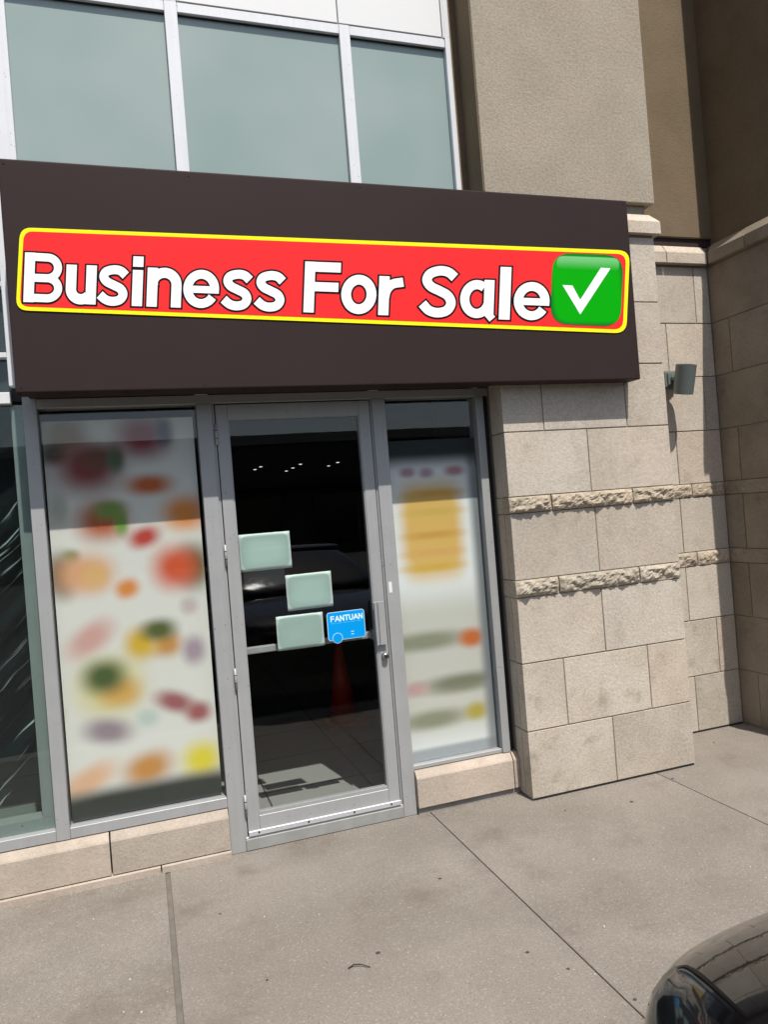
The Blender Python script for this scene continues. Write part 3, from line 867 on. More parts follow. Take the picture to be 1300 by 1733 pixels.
('n',[([0.1130,2.7034,0.1330,2.8846],[0.1587,2.7022,0.1789,2.8842]),([0.1271,2.8011,0.1289,2.8240,0.1362,2.8412,0.1445,2.8533,0.1547,2.8639,0.1663,2.8726,0.1790,2.8791,0.1925,2.8834,0.2063,2.8852,0.2199,2.8845,0.2330,2.8813,0.2451,2.8757,0.2558,2.8678,0.2648,2.8579,0.2718,2.8463,0.2765,2.8333,0.2787,2.8194,0.2784,2.8053,0.2665,2.6994],[0.1717,2.8023,0.1727,2.8190,0.1740,2.8202,0.1774,2.8251,0.1815,2.8294,0.1864,2.8329,0.1917,2.8357,0.1974,2.8374,0.2032,2.8382,0.2090,2.8379,0.2145,2.8365,0.2195,2.8341,0.2239,2.8308,0.2276,2.8268,0.2304,2.8221,0.2323,2.8169,0.2331,2.8115,0.2330,2.8057,0.2213,2.7006])],[([0.1042,2.6960,0.1259,2.8924],[0.1658,2.6943,0.1877,2.8918]),([0.1185,2.7932,0.1209,2.8240,0.1295,2.8450,0.1387,2.8584,0.1499,2.8700,0.1627,2.8796,0.1768,2.8869,0.1916,2.8916,0.2068,2.8936,0.2219,2.8929,0.2363,2.8894,0.2497,2.8832,0.2615,2.8745,0.2715,2.8635,0.2793,2.8506,0.2845,2.8363,0.2869,2.8209,0.2866,2.8052,0.2738,2.6914],[0.1792,2.7948,0.1808,2.8190,0.1808,2.8164,0.1833,2.8200,0.1864,2.8232,0.1900,2.8258,0.1940,2.8279,0.1982,2.8292,0.2026,2.8297,0.2070,2.8295,0.2111,2.8285,0.2149,2.8267,0.2183,2.8242,0.2210,2.8212,0.2230,2.8178,0.2244,2.8140,0.2250,2.8101,0.2249,2.8058,0.2123,2.6931])]),
('e',[([0.4084,2.7834,0.4095,2.7950,0.4087,2.8045,0.4063,2.8133,0.4024,2.8211,0.3972,2.8277,0.3910,2.8327,0.3841,2.8361,0.3767,2.8379,0.3690,2.8380,0.3612,2.8364,0.3535,2.8332,0.3463,2.8283,0.3397,2.8220,0.3341,2.8144,0.3298,2.8057,0.3269,2.7963,0.3256,2.7867,0.3260,2.7772,0.3279,2.7682,0.3314,2.7601,0.3363,2.7532,0.3421,2.7478,0.3488,2.7439,0.3561,2.7416,0.3637,2.7410,0.3715,2.7421,0.3792,2.7448,0.3866,2.7492,0.3935,2.7551,0.4006,2.7641],[0.4498,2.7837,0.4511,2.7991,0.4497,2.8161,0.4452,2.8321,0.4378,2.8467,0.4278,2.8592,0.4155,2.8692,0.4012,2.8761,0.3856,2.8798,0.3694,2.8799,0.3531,2.8766,0.3375,2.8699,0.3231,2.8603,0.3106,2.8482,0.3003,2.8340,0.2924,2.8183,0.2873,2.8017,0.2850,2.7847,0.2856,2.7678,0.2892,2.7517,0.2956,2.7368,0.3047,2.7237,0.3163,2.7130,0.3298,2.7051,0.3450,2.7003,0.3611,2.6990,0.3774,2.7012,0.3934,2.7067,0.4083,2.7154,0.4215,2.7269,0.4315,2.7390]),([0.3121,2.8045,0.4513,2.8022],[0.3083,2.7710,0.4474,2.7683])],[([0.3993,2.7755,0.4011,2.7948,0.4004,2.8021,0.3984,2.8095,0.3952,2.8160,0.3910,2.8213,0.3860,2.8253,0.3806,2.8280,0.3748,2.8294,0.3689,2.8294,0.3628,2.8282,0.3568,2.8257,0.3510,2.8218,0.3457,2.8167,0.3411,2.8104,0.3374,2.8031,0.3350,2.7952,0.3339,2.7871,0.3342,2.7791,0.3359,2.7716,0.3388,2.7649,0.3427,2.7592,0.3474,2.7549,0.3527,2.7518,0.3584,2.7500,0.3643,2.7496,0.3703,2.7504,0.3764,2.7526,0.3823,2.7560,0.3873,2.7603,0.3995,2.7755],[0.4576,2.7758,0.4596,2.7993,0.4580,2.8184,0.4531,2.8360,0.4451,2.8519,0.4341,2.8656,0.4205,2.8766,0.4047,2.8843,0.3875,2.8883,0.3694,2.8884,0.3514,2.8847,0.3342,2.8774,0.3184,2.8668,0.3047,2.8535,0.2934,2.8380,0.2848,2.8209,0.2792,2.8028,0.2768,2.7842,0.2775,2.7659,0.2814,2.7483,0.2884,2.7321,0.2984,2.7178,0.3110,2.7060,0.3260,2.6972,0.3427,2.6919,0.3605,2.6904,0.3786,2.6928,0.3962,2.6990,0.4127,2.7086,0.4277,2.7216,0.4430,2.7402]),([0.3055,2.8132,0.4600,2.8107],[0.2998,2.7627,0.4541,2.7595])]),
('s',[([0.5837,2.8214,0.5790,2.8263,0.5746,2.8314,0.5710,2.8354,0.5682,2.8379,0.5659,2.8394,0.5627,2.8406,0.5584,2.8416,0.5536,2.8423,0.5484,2.8425,0.5432,2.8422,0.5374,2.8414,0.5310,2.8401,0.5249,2.8384,0.5202,2.8366,0.5181,2.8355,0.5176,2.8350,0.5169,2.8340,0.5162,2.8326,0.5158,2.8313,0.5158,2.8310,0.5158,2.8310,0.5163,2.8297,0.5176,2.8274,0.5197,2.8247,0.5220,2.8223,0.5248,2.8203,0.5292,2.8179,0.5350,2.8152,0.5419,2.8121,0.5487,2.8087,0.5550,2.8056,0.5620,2.8024,0.5698,2.7986,0.5780,2.7938,0.5856,2.7873,0.5916,2.7797,0.5960,2.7716,0.5992,2.7628,0.6008,2.7531,0.6003,2.7425,0.5972,2.7321,0.5924,2.7229,0.5863,2.7146,0.5791,2.7072,0.5705,2.7008,0.5609,2.6961,0.5513,2.6930,0.5418,2.6911,0.5327,2.6901,0.5240,2.6898,0.5155,2.6902,0.5071,2.6915,0.4990,2.6935,0.4911,2.6964,0.4832,2.7002,0.4756,2.7052,0.4690,2.7108,0.4632,2.7164,0.4582,2.7214,0.4532,2.7261],[0.6160,2.8528,0.6119,2.8571,0.6077,2.8618,0.6026,2.8674,0.5960,2.8733,0.5878,2.8783,0.5790,2.8817,0.5703,2.8838,0.5615,2.8850,0.5526,2.8853,0.5438,2.8848,0.5347,2.8836,0.5251,2.8816,0.5154,2.8788,0.5058,2.8750,0.4963,2.8695,0.4880,2.8620,0.4817,2.8536,0.4773,2.8447,0.4746,2.8356,0.4737,2.8260,0.4750,2.8165,0.4780,2.8082,0.4821,2.8010,0.4870,2.7947,0.4928,2.7888,0.4999,2.7835,0.5073,2.7794,0.5144,2.7761,0.5208,2.7731,0.5270,2.7700,0.5339,2.7666,0.5410,2.7633,0.5471,2.7603,0.5514,2.7579,0.5537,2.7559,0.5553,2.7538,0.5568,2.7509,0.5578,2.7482,0.5582,2.7463,0.5582,2.7458,0.5580,2.7452,0.5569,2.7432,0.5549,2.7405,0.5527,2.7382,0.5509,2.7368,0.5486,2.7357,0.5444,2.7344,0.5390,2.7333,0.5333,2.7327,0.5281,2.7324,0.5234,2.7327,0.5189,2.7333,0.5145,2.7344,0.5101,2.7360,0.5062,2.7378,0.5026,2.7402,0.4985,2.7437,0.4939,2.7482,0.4886,2.7535,0.4831,2.7586])],[([0.5824,2.8095,0.5725,2.8199,0.5678,2.8252,0.5646,2.8289,0.5626,2.8308,0.5614,2.8315,0.5594,2.8322,0.5560,2.8330,0.5520,2.8336,0.5476,2.8337,0.5431,2.8335,0.5380,2.8329,0.5322,2.8317,0.5268,2.8302,0.5231,2.8288,0.5225,2.8286,0.5237,2.8295,0.5241,2.8300,0.5241,2.8301,0.5242,2.8304,0.5243,2.8320,0.5241,2.8339,0.5241,2.8340,0.5249,2.8328,0.5264,2.8308,0.5280,2.8292,0.5299,2.8278,0.5336,2.8258,0.5393,2.8232,0.5462,2.8200,0.5531,2.8166,0.5593,2.8135,0.5663,2.8104,0.5744,2.8064,0.5834,2.8011,0.5921,2.7937,0.5990,2.7850,0.6040,2.7758,0.6076,2.7657,0.6095,2.7545,0.6089,2.7418,0.6052,2.7294,0.5996,2.7188,0.5927,2.7093,0.5845,2.7009,0.5745,2.6935,0.5634,2.6880,0.5527,2.6846,0.5424,2.6825,0.5326,2.6814,0.5231,2.6811,0.5139,2.6816,0.5048,2.6830,0.4959,2.6852,0.4872,2.6884,0.4786,2.6926,0.4702,2.6981,0.4630,2.7042,0.4570,2.7099,0.4521,2.7149,0.4417,2.7247],[0.6279,2.8537,0.6184,2.8635,0.6145,2.8681,0.6091,2.8740,0.6017,2.8805,0.5923,2.8863,0.5824,2.8901,0.5728,2.8924,0.5631,2.8937,0.5535,2.8940,0.5439,2.8935,0.5341,2.8922,0.5239,2.8900,0.5135,2.8870,0.5029,2.8828,0.4919,2.8764,0.4820,2.8675,0.4746,2.8576,0.4695,2.8472,0.4663,2.8365,0.4652,2.8250,0.4667,2.8136,0.4702,2.8039,0.4749,2.7957,0.4804,2.7886,0.4869,2.7820,0.4948,2.7761,0.5029,2.7716,0.5102,2.7681,0.5165,2.7652,0.5226,2.7622,0.5296,2.7586,0.5368,2.7553,0.5425,2.7526,0.5460,2.7506,0.5472,2.7496,0.5479,2.7485,0.5489,2.7467,0.5494,2.7452,0.5495,2.7449,0.5497,2.7465,0.5500,2.7479,0.5497,2.7473,0.5486,2.7458,0.5474,2.7445,0.5469,2.7441,0.5461,2.7438,0.5430,2.7428,0.5385,2.7419,0.5334,2.7413,0.5289,2.7411,0.5250,2.7413,0.5213,2.7419,0.5176,2.7428,0.5140,2.7441,0.5109,2.7455,0.5081,2.7473,0.5046,2.7504,0.5001,2.7547,0.4947,2.7601,0.4837,2.7703])]),
('s',[([0.7445,2.8190,0.7396,2.8240,0.7351,2.8292,0.7314,2.8332,0.7286,2.8358,0.7262,2.8373,0.7229,2.8385,0.7185,2.8395,0.7135,2.8402,0.7082,2.8404,0.7029,2.8401,0.6969,2.8394,0.6903,2.8380,0.6840,2.8363,0.6792,2.8344,0.6770,2.8333,0.6765,2.8328,0.6758,2.8318,0.6751,2.8303,0.6747,2.8290,0.6746,2.8288,0.6746,2.8287,0.6752,2.8274,0.6766,2.8251,0.6787,2.8224,0.6811,2.8200,0.6840,2.8179,0.6884,2.8155,0.6945,2.8127,0.7015,2.8096,0.7085,2.8062,0.7150,2.8030,0.7222,2.7997,0.7302,2.7959,0.7386,2.7910,0.7465,2.7844,0.7526,2.7767,0.7572,2.7685,0.7604,2.7595,0.7621,2.7498,0.7615,2.7390,0.7584,2.7285,0.7534,2.7191,0.7472,2.7107,0.7398,2.7032,0.7309,2.6967,0.7211,2.6919,0.7111,2.6888,0.7014,2.6869,0.6920,2.6859,0.6831,2.6855,0.6744,2.6860,0.6658,2.6873,0.6574,2.6894,0.6493,2.6923,0.6412,2.6961,0.6333,2.7012,0.6265,2.7069,0.6206,2.7125,0.6154,2.7177,0.6103,2.7225],[0.7778,2.8508,0.7735,2.8552,0.7692,2.8600,0.7640,2.8657,0.7572,2.8716,0.7487,2.8768,0.7397,2.8802,0.7308,2.8823,0.7217,2.8835,0.7126,2.8838,0.7035,2.8834,0.6941,2.8821,0.6843,2.8801,0.6743,2.8772,0.6644,2.8734,0.6546,2.8678,0.6461,2.8603,0.6396,2.8517,0.6351,2.8427,0.6323,2.8335,0.6314,2.8237,0.6327,2.8141,0.6358,2.8057,0.6400,2.7984,0.6450,2.7920,0.6510,2.7860,0.6583,2.7806,0.6659,2.7764,0.6732,2.7730,0.6798,2.7701,0.6862,2.7669,0.6933,2.7634,0.7006,2.7601,0.7068,2.7571,0.7112,2.7546,0.7136,2.7526,0.7153,2.7504,0.7169,2.7475,0.7179,2.7448,0.7182,2.7428,0.7183,2.7424,0.7180,2.7418,0.7169,2.7397,0.7149,2.7370,0.7126,2.7347,0.7108,2.7333,0.7084,2.7321,0.7041,2.7308,0.6985,2.7297,0.6927,2.7290,0.6873,2.7288,0.6825,2.7290,0.6779,2.7297,0.6733,2.7308,0.6688,2.7324,0.6648,2.7343,0.6611,2.7367,0.6569,2.7402,0.6521,2.7448,0.6467,2.7501,0.6411,2.7553])],[([0.7431,2.8070,0.7329,2.8175,0.7282,2.8229,0.7248,2.8266,0.7228,2.8285,0.7216,2.8293,0.7195,2.8300,0.7160,2.8308,0.7119,2.8314,0.7073,2.8315,0.7028,2.8313,0.6975,2.8307,0.6915,2.8295,0.6860,2.8279,0.6822,2.8265,0.6816,2.8263,0.6827,2.8272,0.6832,2.8277,0.6832,2.8278,0.6833,2.8281,0.6835,2.8298,0.6832,2.8317,0.6832,2.8318,0.6840,2.8306,0.6856,2.8286,0.6872,2.8269,0.6892,2.8255,0.6930,2.8235,0.6988,2.8208,0.7060,2.8176,0.7130,2.8141,0.7194,2.8110,0.7266,2.8078,0.7349,2.8038,0.7442,2.7984,0.7532,2.7909,0.7602,2.7821,0.7654,2.7728,0.7691,2.7626,0.7710,2.7512,0.7704,2.7383,0.7666,2.7257,0.7609,2.7149,0.7538,2.7054,0.7453,2.6968,0.7350,2.6893,0.7236,2.6837,0.7126,2.6803,0.7020,2.6782,0.6919,2.6771,0.6822,2.6767,0.6727,2.6773,0.6633,2.6787,0.6542,2.6810,0.6453,2.6841,0.6364,2.6884,0.6277,2.6940,0.6203,2.7002,0.6142,2.7060,0.6092,2.7110,0.5984,2.7210],[0.7900,2.8518,0.7802,2.8617,0.7762,2.8663,0.7706,2.8723,0.7630,2.8789,0.7533,2.8848,0.7431,2.8887,0.7333,2.8910,0.7233,2.8923,0.7134,2.8926,0.7036,2.8921,0.6935,2.8908,0.6830,2.8886,0.6723,2.8856,0.6614,2.8813,0.6501,2.8748,0.6399,2.8658,0.6323,2.8557,0.6270,2.8452,0.6238,2.8344,0.6226,2.8227,0.6242,2.8111,0.6278,2.8013,0.6326,2.7930,0.6382,2.7858,0.6450,2.7791,0.6531,2.7731,0.6614,2.7685,0.6689,2.7650,0.6754,2.7620,0.6816,2.7589,0.6889,2.7554,0.6962,2.7520,0.7021,2.7492,0.7057,2.7472,0.7069,2.7462,0.7077,2.7451,0.7087,2.7433,0.7093,2.7418,0.7094,2.7414,0.7095,2.7431,0.7099,2.7445,0.7095,2.7438,0.7084,2.7423,0.7071,2.7410,0.7067,2.7407,0.7058,2.7403,0.7026,2.7393,0.6980,2.7384,0.6928,2.7378,0.6881,2.7376,0.6842,2.7378,0.6803,2.7384,0.6765,2.7393,0.6728,2.7406,0.6696,2.7421,0.6667,2.7439,0.6631,2.7470,0.6585,2.7514,0.6529,2.7569,0.6417,2.7672])]),
('F',[([0.8519,2.6840,0.8817,2.9363],[0.9040,2.6826,0.9341,2.9360]),([0.9108,2.9354,1.0655,2.9347],[0.9050,2.8868,1.0596,2.8854]),([0.8989,2.8352,1.0441,2.8333],[0.8935,2.7897,1.0386,2.7872])],[([0.8419,2.6760,0.8736,2.9445],[0.9122,2.6741,0.9443,2.9443]),([0.9034,2.9444,1.0753,2.9437],[0.8956,2.8779,1.0671,2.8762]),([0.8916,2.8443,1.0538,2.8423],[0.8841,2.7808,1.0461,2.7779])]),
('o',[([1.1873,2.7763,1.1877,2.7868,1.1862,2.7969,1.1830,2.8059,1.1783,2.8136,1.1726,2.8196,1.1661,2.8239,1.1592,2.8265,1.1520,2.8274,1.1446,2.8267,1.1371,2.8243,1.1296,2.8202,1.1225,2.8144,1.1161,2.8069,1.1107,2.7981,1.1069,2.7882,1.1047,2.7778,1.1044,2.7673,1.1058,2.7574,1.1090,2.7484,1.1136,2.7407,1.1193,2.7347,1.1257,2.7304,1.1326,2.7277,1.1398,2.7268,1.1471,2.7274,1.1547,2.7297,1.1621,2.7338,1.1693,2.7395,1.1758,2.7470,1.1812,2.7559,1.1851,2.7658,1.1873,2.7763],[1.2393,2.7754,1.2400,2.7944,1.2372,2.8128,1.2310,2.8301,1.2216,2.8455,1.2091,2.8585,1.1940,2.8684,1.1767,2.8747,1.1580,2.8770,1.1388,2.8751,1.1202,2.8692,1.1029,2.8597,1.0876,2.8471,1.0748,2.8322,1.0648,2.8154,1.0577,2.7973,1.0538,2.7787,1.0532,2.7600,1.0559,2.7418,1.0619,2.7248,1.0711,2.7094,1.0832,2.6964,1.0981,2.6864,1.1152,2.6799,1.1338,2.6773,1.1529,2.6789,1.1716,2.6845,1.1891,2.6938,1.2047,2.7063,1.2178,2.7213,1.2281,2.7382,1.2353,2.7564,1.2393,2.7754])],[([1.1777,2.7765,1.1780,2.7854,1.1768,2.7939,1.1741,2.8015,1.1703,2.8077,1.1658,2.8125,1.1609,2.8157,1.1559,2.8176,1.1508,2.8182,1.1456,2.8177,1.1402,2.8160,1.1346,2.8129,1.1290,2.8083,1.1237,2.8023,1.1193,2.7949,1.1160,2.7865,1.1142,2.7776,1.1139,2.7687,1.1151,2.7603,1.1177,2.7528,1.1215,2.7465,1.1260,2.7418,1.1308,2.7385,1.1358,2.7366,1.1409,2.7359,1.1461,2.7364,1.1515,2.7381,1.1572,2.7411,1.1628,2.7457,1.1681,2.7518,1.1726,2.7592,1.1759,2.7675,1.1777,2.7765],[1.2490,2.7752,1.2497,2.7958,1.2467,2.8158,1.2400,2.8346,1.2297,2.8515,1.2159,2.8657,1.1991,2.8767,1.1799,2.8837,1.1591,2.8862,1.1378,2.8840,1.1171,2.8775,1.0980,2.8670,1.0812,2.8532,1.0672,2.8368,1.0563,2.8186,1.0487,2.7990,1.0445,2.7789,1.0438,2.7586,1.0467,2.7390,1.0532,2.7204,1.0632,2.7037,1.0766,2.6894,1.0931,2.6783,1.1120,2.6710,1.1327,2.6682,1.1540,2.6699,1.1748,2.6761,1.1941,2.6864,1.2112,2.7001,1.2256,2.7165,1.2368,2.7349,1.2447,2.7547,1.2490,2.7752])]),
('r',[([1.2397,2.6738,1.2642,2.8737],[1.2954,2.6723,1.3201,2.8732]),([1.2573,2.7623,1.2598,2.7705,1.2620,2.7790,1.2648,2.7889,1.2689,2.7999,1.2749,2.8109,1.2820,2.8207,1.2899,2.8299,1.2992,2.8389,1.3102,2.8472,1.3232,2.8545,1.3377,2.8597,1.3521,2.8628,1.3657,2.8647,1.3782,2.8663,1.3901,2.8683],[1.3050,2.7534,1.3078,2.7626,1.3102,2.7716,1.3123,2.7791,1.3144,2.7849,1.3170,2.7896,1.3209,2.7949,1.3256,2.8005,1.3306,2.8053,1.3358,2.8092,1.3410,2.8122,1.3473,2.8143,1.3563,2.8162,1.3677,2.8178,1.3806,2.8194,1.3934,2.8214])],[([1.2291,2.6656,1.2555,2.8823],[1.3041,2.6635,1.3309,2.8816]),([1.2454,2.7557,1.2504,2.7722,1.2525,2.7804,1.2555,2.7908,1.2600,2.8028,1.2667,2.8150,1.2744,2.8257,1.2829,2.8356,1.2931,2.8454,1.3052,2.8547,1.3198,2.8628,1.3358,2.8686,1.3513,2.8719,1.3653,2.8740,1.3775,2.8756,1.3986,2.8790],[1.3119,2.7433,1.3172,2.7608,1.3197,2.7701,1.3216,2.7772,1.3233,2.7819,1.3253,2.7854,1.3286,2.7899,1.3327,2.7947,1.3368,2.7987,1.3409,2.8017,1.3444,2.8038,1.3492,2.8054,1.3572,2.8070,1.3681,2.8085,1.3813,2.8102,1.4033,2.8136])]),
('S',[([1.6656,2.8569,1.6587,2.8630,1.6522,2.8693,1.6468,2.8743,1.6423,2.8777,1.6380,2.8800,1.6322,2.8819,1.6250,2.8836,1.6172,2.8847,1.6093,2.8850,1.6017,2.8847,1.5932,2.8835,1.5835,2.8814,1.5742,2.8786,1.5665,2.8756,1.5617,2.8730,1.5586,2.8705,1.5556,2.8672,1.5534,2.8638,1.5522,2.8612,1.5519,2.8604,1.5521,2.8598,1.5531,2.8573,1.5554,2.8535,1.5590,2.8493,1.5629,2.8456,1.5677,2.8424,1.5750,2.8389,1.5846,2.8350,1.5954,2.8307,1.6058,2.8260,1.6152,2.8216,1.6250,2.8172,1.6358,2.8121,1.6468,2.8056,1.6570,2.7970,1.6650,2.7873,1.6713,2.7768,1.6760,2.7653,1.6787,2.7526,1.6784,2.7388,1.6748,2.7253,1.6687,2.7128,1.6606,2.7011,1.6506,2.6904,1.6383,2.6810,1.6244,2.6739,1.6101,2.6692,1.5957,2.6660,1.5817,2.6642,1.5683,2.6636,1.5552,2.6642,1.5423,2.6661,1.5298,2.6692,1.5178,2.6735,1.5061,2.6793,1.4954,2.6870,1.4866,2.6957,1.4794,2.7041,1.4733,2.7116,1.4671,2.7186],[1.7056,2.8950,1.6994,2.9004,1.6933,2.9063,1.6859,2.9130,1.6765,2.9200,1.6652,2.9259,1.6532,2.9300,1.6410,2.9328,1.6283,2.9345,1.6152,2.9350,1.6018,2.9344,1.5882,2.9324,1.5743,2.9293,1.5603,2.9250,1.5467,2.9196,1.5338,2.9125,1.5226,2.9035,1.5134,2.8934,1.5061,2.8823,1.5009,2.8704,1.4985,2.8572,1.4998,2.8442,1.5040,2.8329,1.5100,2.8231,1.5172,2.8144,1.5259,2.8063,1.5365,2.7992,1.5478,2.7937,1.5588,2.7891,1.5687,2.7851,1.5778,2.7809,1.5874,2.7764,1.5971,2.7721,1.6053,2.7682,1.6112,2.7647,1.6150,2.7615,1.6183,2.7575,1.6213,2.7523,1.6234,2.7473,1.6243,2.7432,1.6243,2.7407,1.6235,2.7379,1.6212,2.7333,1.6178,2.7283,1.6139,2.7241,1.6105,2.7214,1.6062,2.7192,1.5990,2.7169,1.5903,2.7150,1.5812,2.7137,1.5729,2.7133,1.5654,2.7136,1.5578,2.7147,1.5504,2.7165,1.5436,2.7190,1.5379,2.7217,1.5333,2.7250,1.5283,2.7299,1.5227,2.7366,1.5162,2.7445,1.5094,2.7521])],[([1.6645,2.8440,1.6511,2.8558,1.6444,2.8622,1.6394,2.8669,1.6359,2.8697,1.6329,2.8712,1.6282,2.8728,1.6219,2.8742,1.6151,2.8752,1.6082,2.8755,1.6016,2.8752,1.5941,2.8741,1.5853,2.8722,1.5769,2.8697,1.5702,2.8671,1.5670,2.8654,1.5655,2.8642,1.5637,2.8622,1.5624,2.8603,1.5620,2.8594,1.5622,2.8610,1.5621,2.8628,1.5625,2.8620,1.5641,2.8593,1.5670,2.8559,1.5700,2.8531,1.5737,2.8506,1.5802,2.8476,1.5895,2.8438,1.6005,2.8394,1.6111,2.8346,1.6205,2.8302,1.6304,2.8259,1.6416,2.8205,1.6536,2.8134,1.6650,2.8038,1.6739,2.7930,1.6808,2.7815,1.6860,2.7687,1.6891,2.7544,1.6888,2.7385,1.6846,2.7229,1.6778,2.7088,1.6688,2.6959,1.6576,2.6839,1.6437,2.6732,1.6279,2.6653,1.6122,2.6601,1.5968,2.6567,1.5818,2.6548,1.5674,2.6541,1.5533,2.6548,1.5394,2.6568,1.5259,2.6602,1.5129,2.6649,1.5001,2.6713,1.4882,2.6798,1.4787,2.6892,1.4712,2.6979,1.4653,2.7052,1.4535,2.7185],[1.7199,2.8966,1.7071,2.9077,1.7012,2.9134,1.6934,2.9205,1.6830,2.9281,1.6703,2.9347,1.6572,2.9392,1.6441,2.9422,1.6304,2.9440,1.6163,2.9446,1.6019,2.9438,1.5873,2.9417,1.5725,2.9384,1.5577,2.9339,1.5429,2.9280,1.5286,2.9200,1.5157,2.9098,1.5053,2.8984,1.4971,2.8859,1.4912,2.8721,1.4884,2.8566,1.4899,2.8412,1.4947,2.8283,1.5014,2.8173,1.5093,2.8078,1.5188,2.7989,1.5305,2.7910,1.5427,2.7851,1.5539,2.7804,1.5637,2.7764,1.5725,2.7724,1.5821,2.7678,1.5918,2.7635,1.5995,2.7598,1.6045,2.7570,1.6071,2.7548,1.6094,2.7518,1.6118,2.7477,1.6134,2.7439,1.6140,2.7414,1.6141,2.7411,1.6138,2.7402,1.6122,2.7372,1.6097,2.7335,1.6070,2.7305,1.6052,2.7291,1.6027,2.7278,1.5969,2.7260,1.5893,2.7243,1.5811,2.7232,1.5738,2.7228,1.5674,2.7231,1.5608,2.7240,1.5544,2.7255,1.5485,2.7276,1.5440,2.7298,1.5405,2.7323,1.5363,2.7365,1.5309,2.7428,1.5243,2.7509,1.5118,2.7649])]),
('a',[([1.8357,2.8064,1.8259,2.8132,1.8179,2.8160,1.8096,2.8168,1.8011,2.8156,1.7923,2.8124,1.7837,2.8069,1.7756,2.7993,1.7686,2.7897,1.7634,2.7785,1.7603,2.7666,1.7595,2.7544,1.7611,2.7428,1.7649,2.7325,1.7705,2.7239,1.7774,2.7174,1.7851,2.7131,1.7932,2.7110,1.8016,2.7108,1.8102,2.7126,1.8190,2.7166,1.8276,2.7228,1.8354,2.7312,1.8418,2.7414,1.8472,2.7552],[1.8708,2.8473,1.8558,2.8570,1.8356,2.8640,1.8138,2.8660,1.7915,2.8628,1.7703,2.8549,1.7511,2.8428,1.7348,2.8273,1.7219,2.8094,1.7126,2.7897,1.7073,2.7690,1.7060,2.7481,1.7088,2.7279,1.7157,2.7089,1.7267,2.6921,1.7415,2.6782,1.7596,2.6681,1.7803,2.6625,1.8023,2.6620,1.8244,2.6666,1.8452,2.6758,1.8637,2.6891,1.8792,2.7056,1.8912,2.7244,1.8986,2.7426]),([1.9192,2.8674,1.8953,2.6821],[1.8594,2.8680,1.8357,2.6835]),([1.8678,2.7123,1.9046,2.6698],[1.8322,2.6860,1.8688,2.6437])],[([1.8363,2.7934,1.8192,2.8050,1.8144,2.8066,1.8088,2.8071,1.8029,2.8063,1.7967,2.8040,1.7901,2.7998,1.7836,2.7937,1.7779,2.7858,1.7734,2.7764,1.7707,2.7661,1.7701,2.7557,1.7715,2.7458,1.7746,2.7371,1.7792,2.7302,1.7845,2.7252,1.7902,2.7220,1.7958,2.7205,1.8014,2.7204,1.8074,2.7217,1.8138,2.7246,1.8205,2.7294,1.8268,2.7362,1.8319,2.7441,1.8405,2.7663],[1.8853,2.8503,1.8626,2.8651,1.8391,2.8734,1.8146,2.8757,1.7897,2.8721,1.7660,2.8632,1.7448,2.8498,1.7269,2.8328,1.7127,2.8132,1.7027,2.7918,1.6969,2.7695,1.6955,2.7469,1.6986,2.7249,1.7061,2.7043,1.7181,2.6859,1.7344,2.6705,1.7546,2.6593,1.7777,2.6530,1.8025,2.6524,1.8272,2.6575,1.8504,2.6678,1.8709,2.6824,1.8879,2.7005,1.9013,2.7217,1.9122,2.7487]),([1.9312,2.8763,1.9049,2.6729],[1.8498,2.8770,1.8239,2.6749]),([1.8707,2.7254,1.9193,2.6695],[1.8178,2.6864,1.8660,2.6306])]),
('l',[([1.9248,2.6557,1.9617,2.9410],[1.9906,2.6540,2.0279,2.9407])],[([1.9129,2.6471,1.9520,2.9500],[2.0004,2.6447,2.0401,2.9497])]),
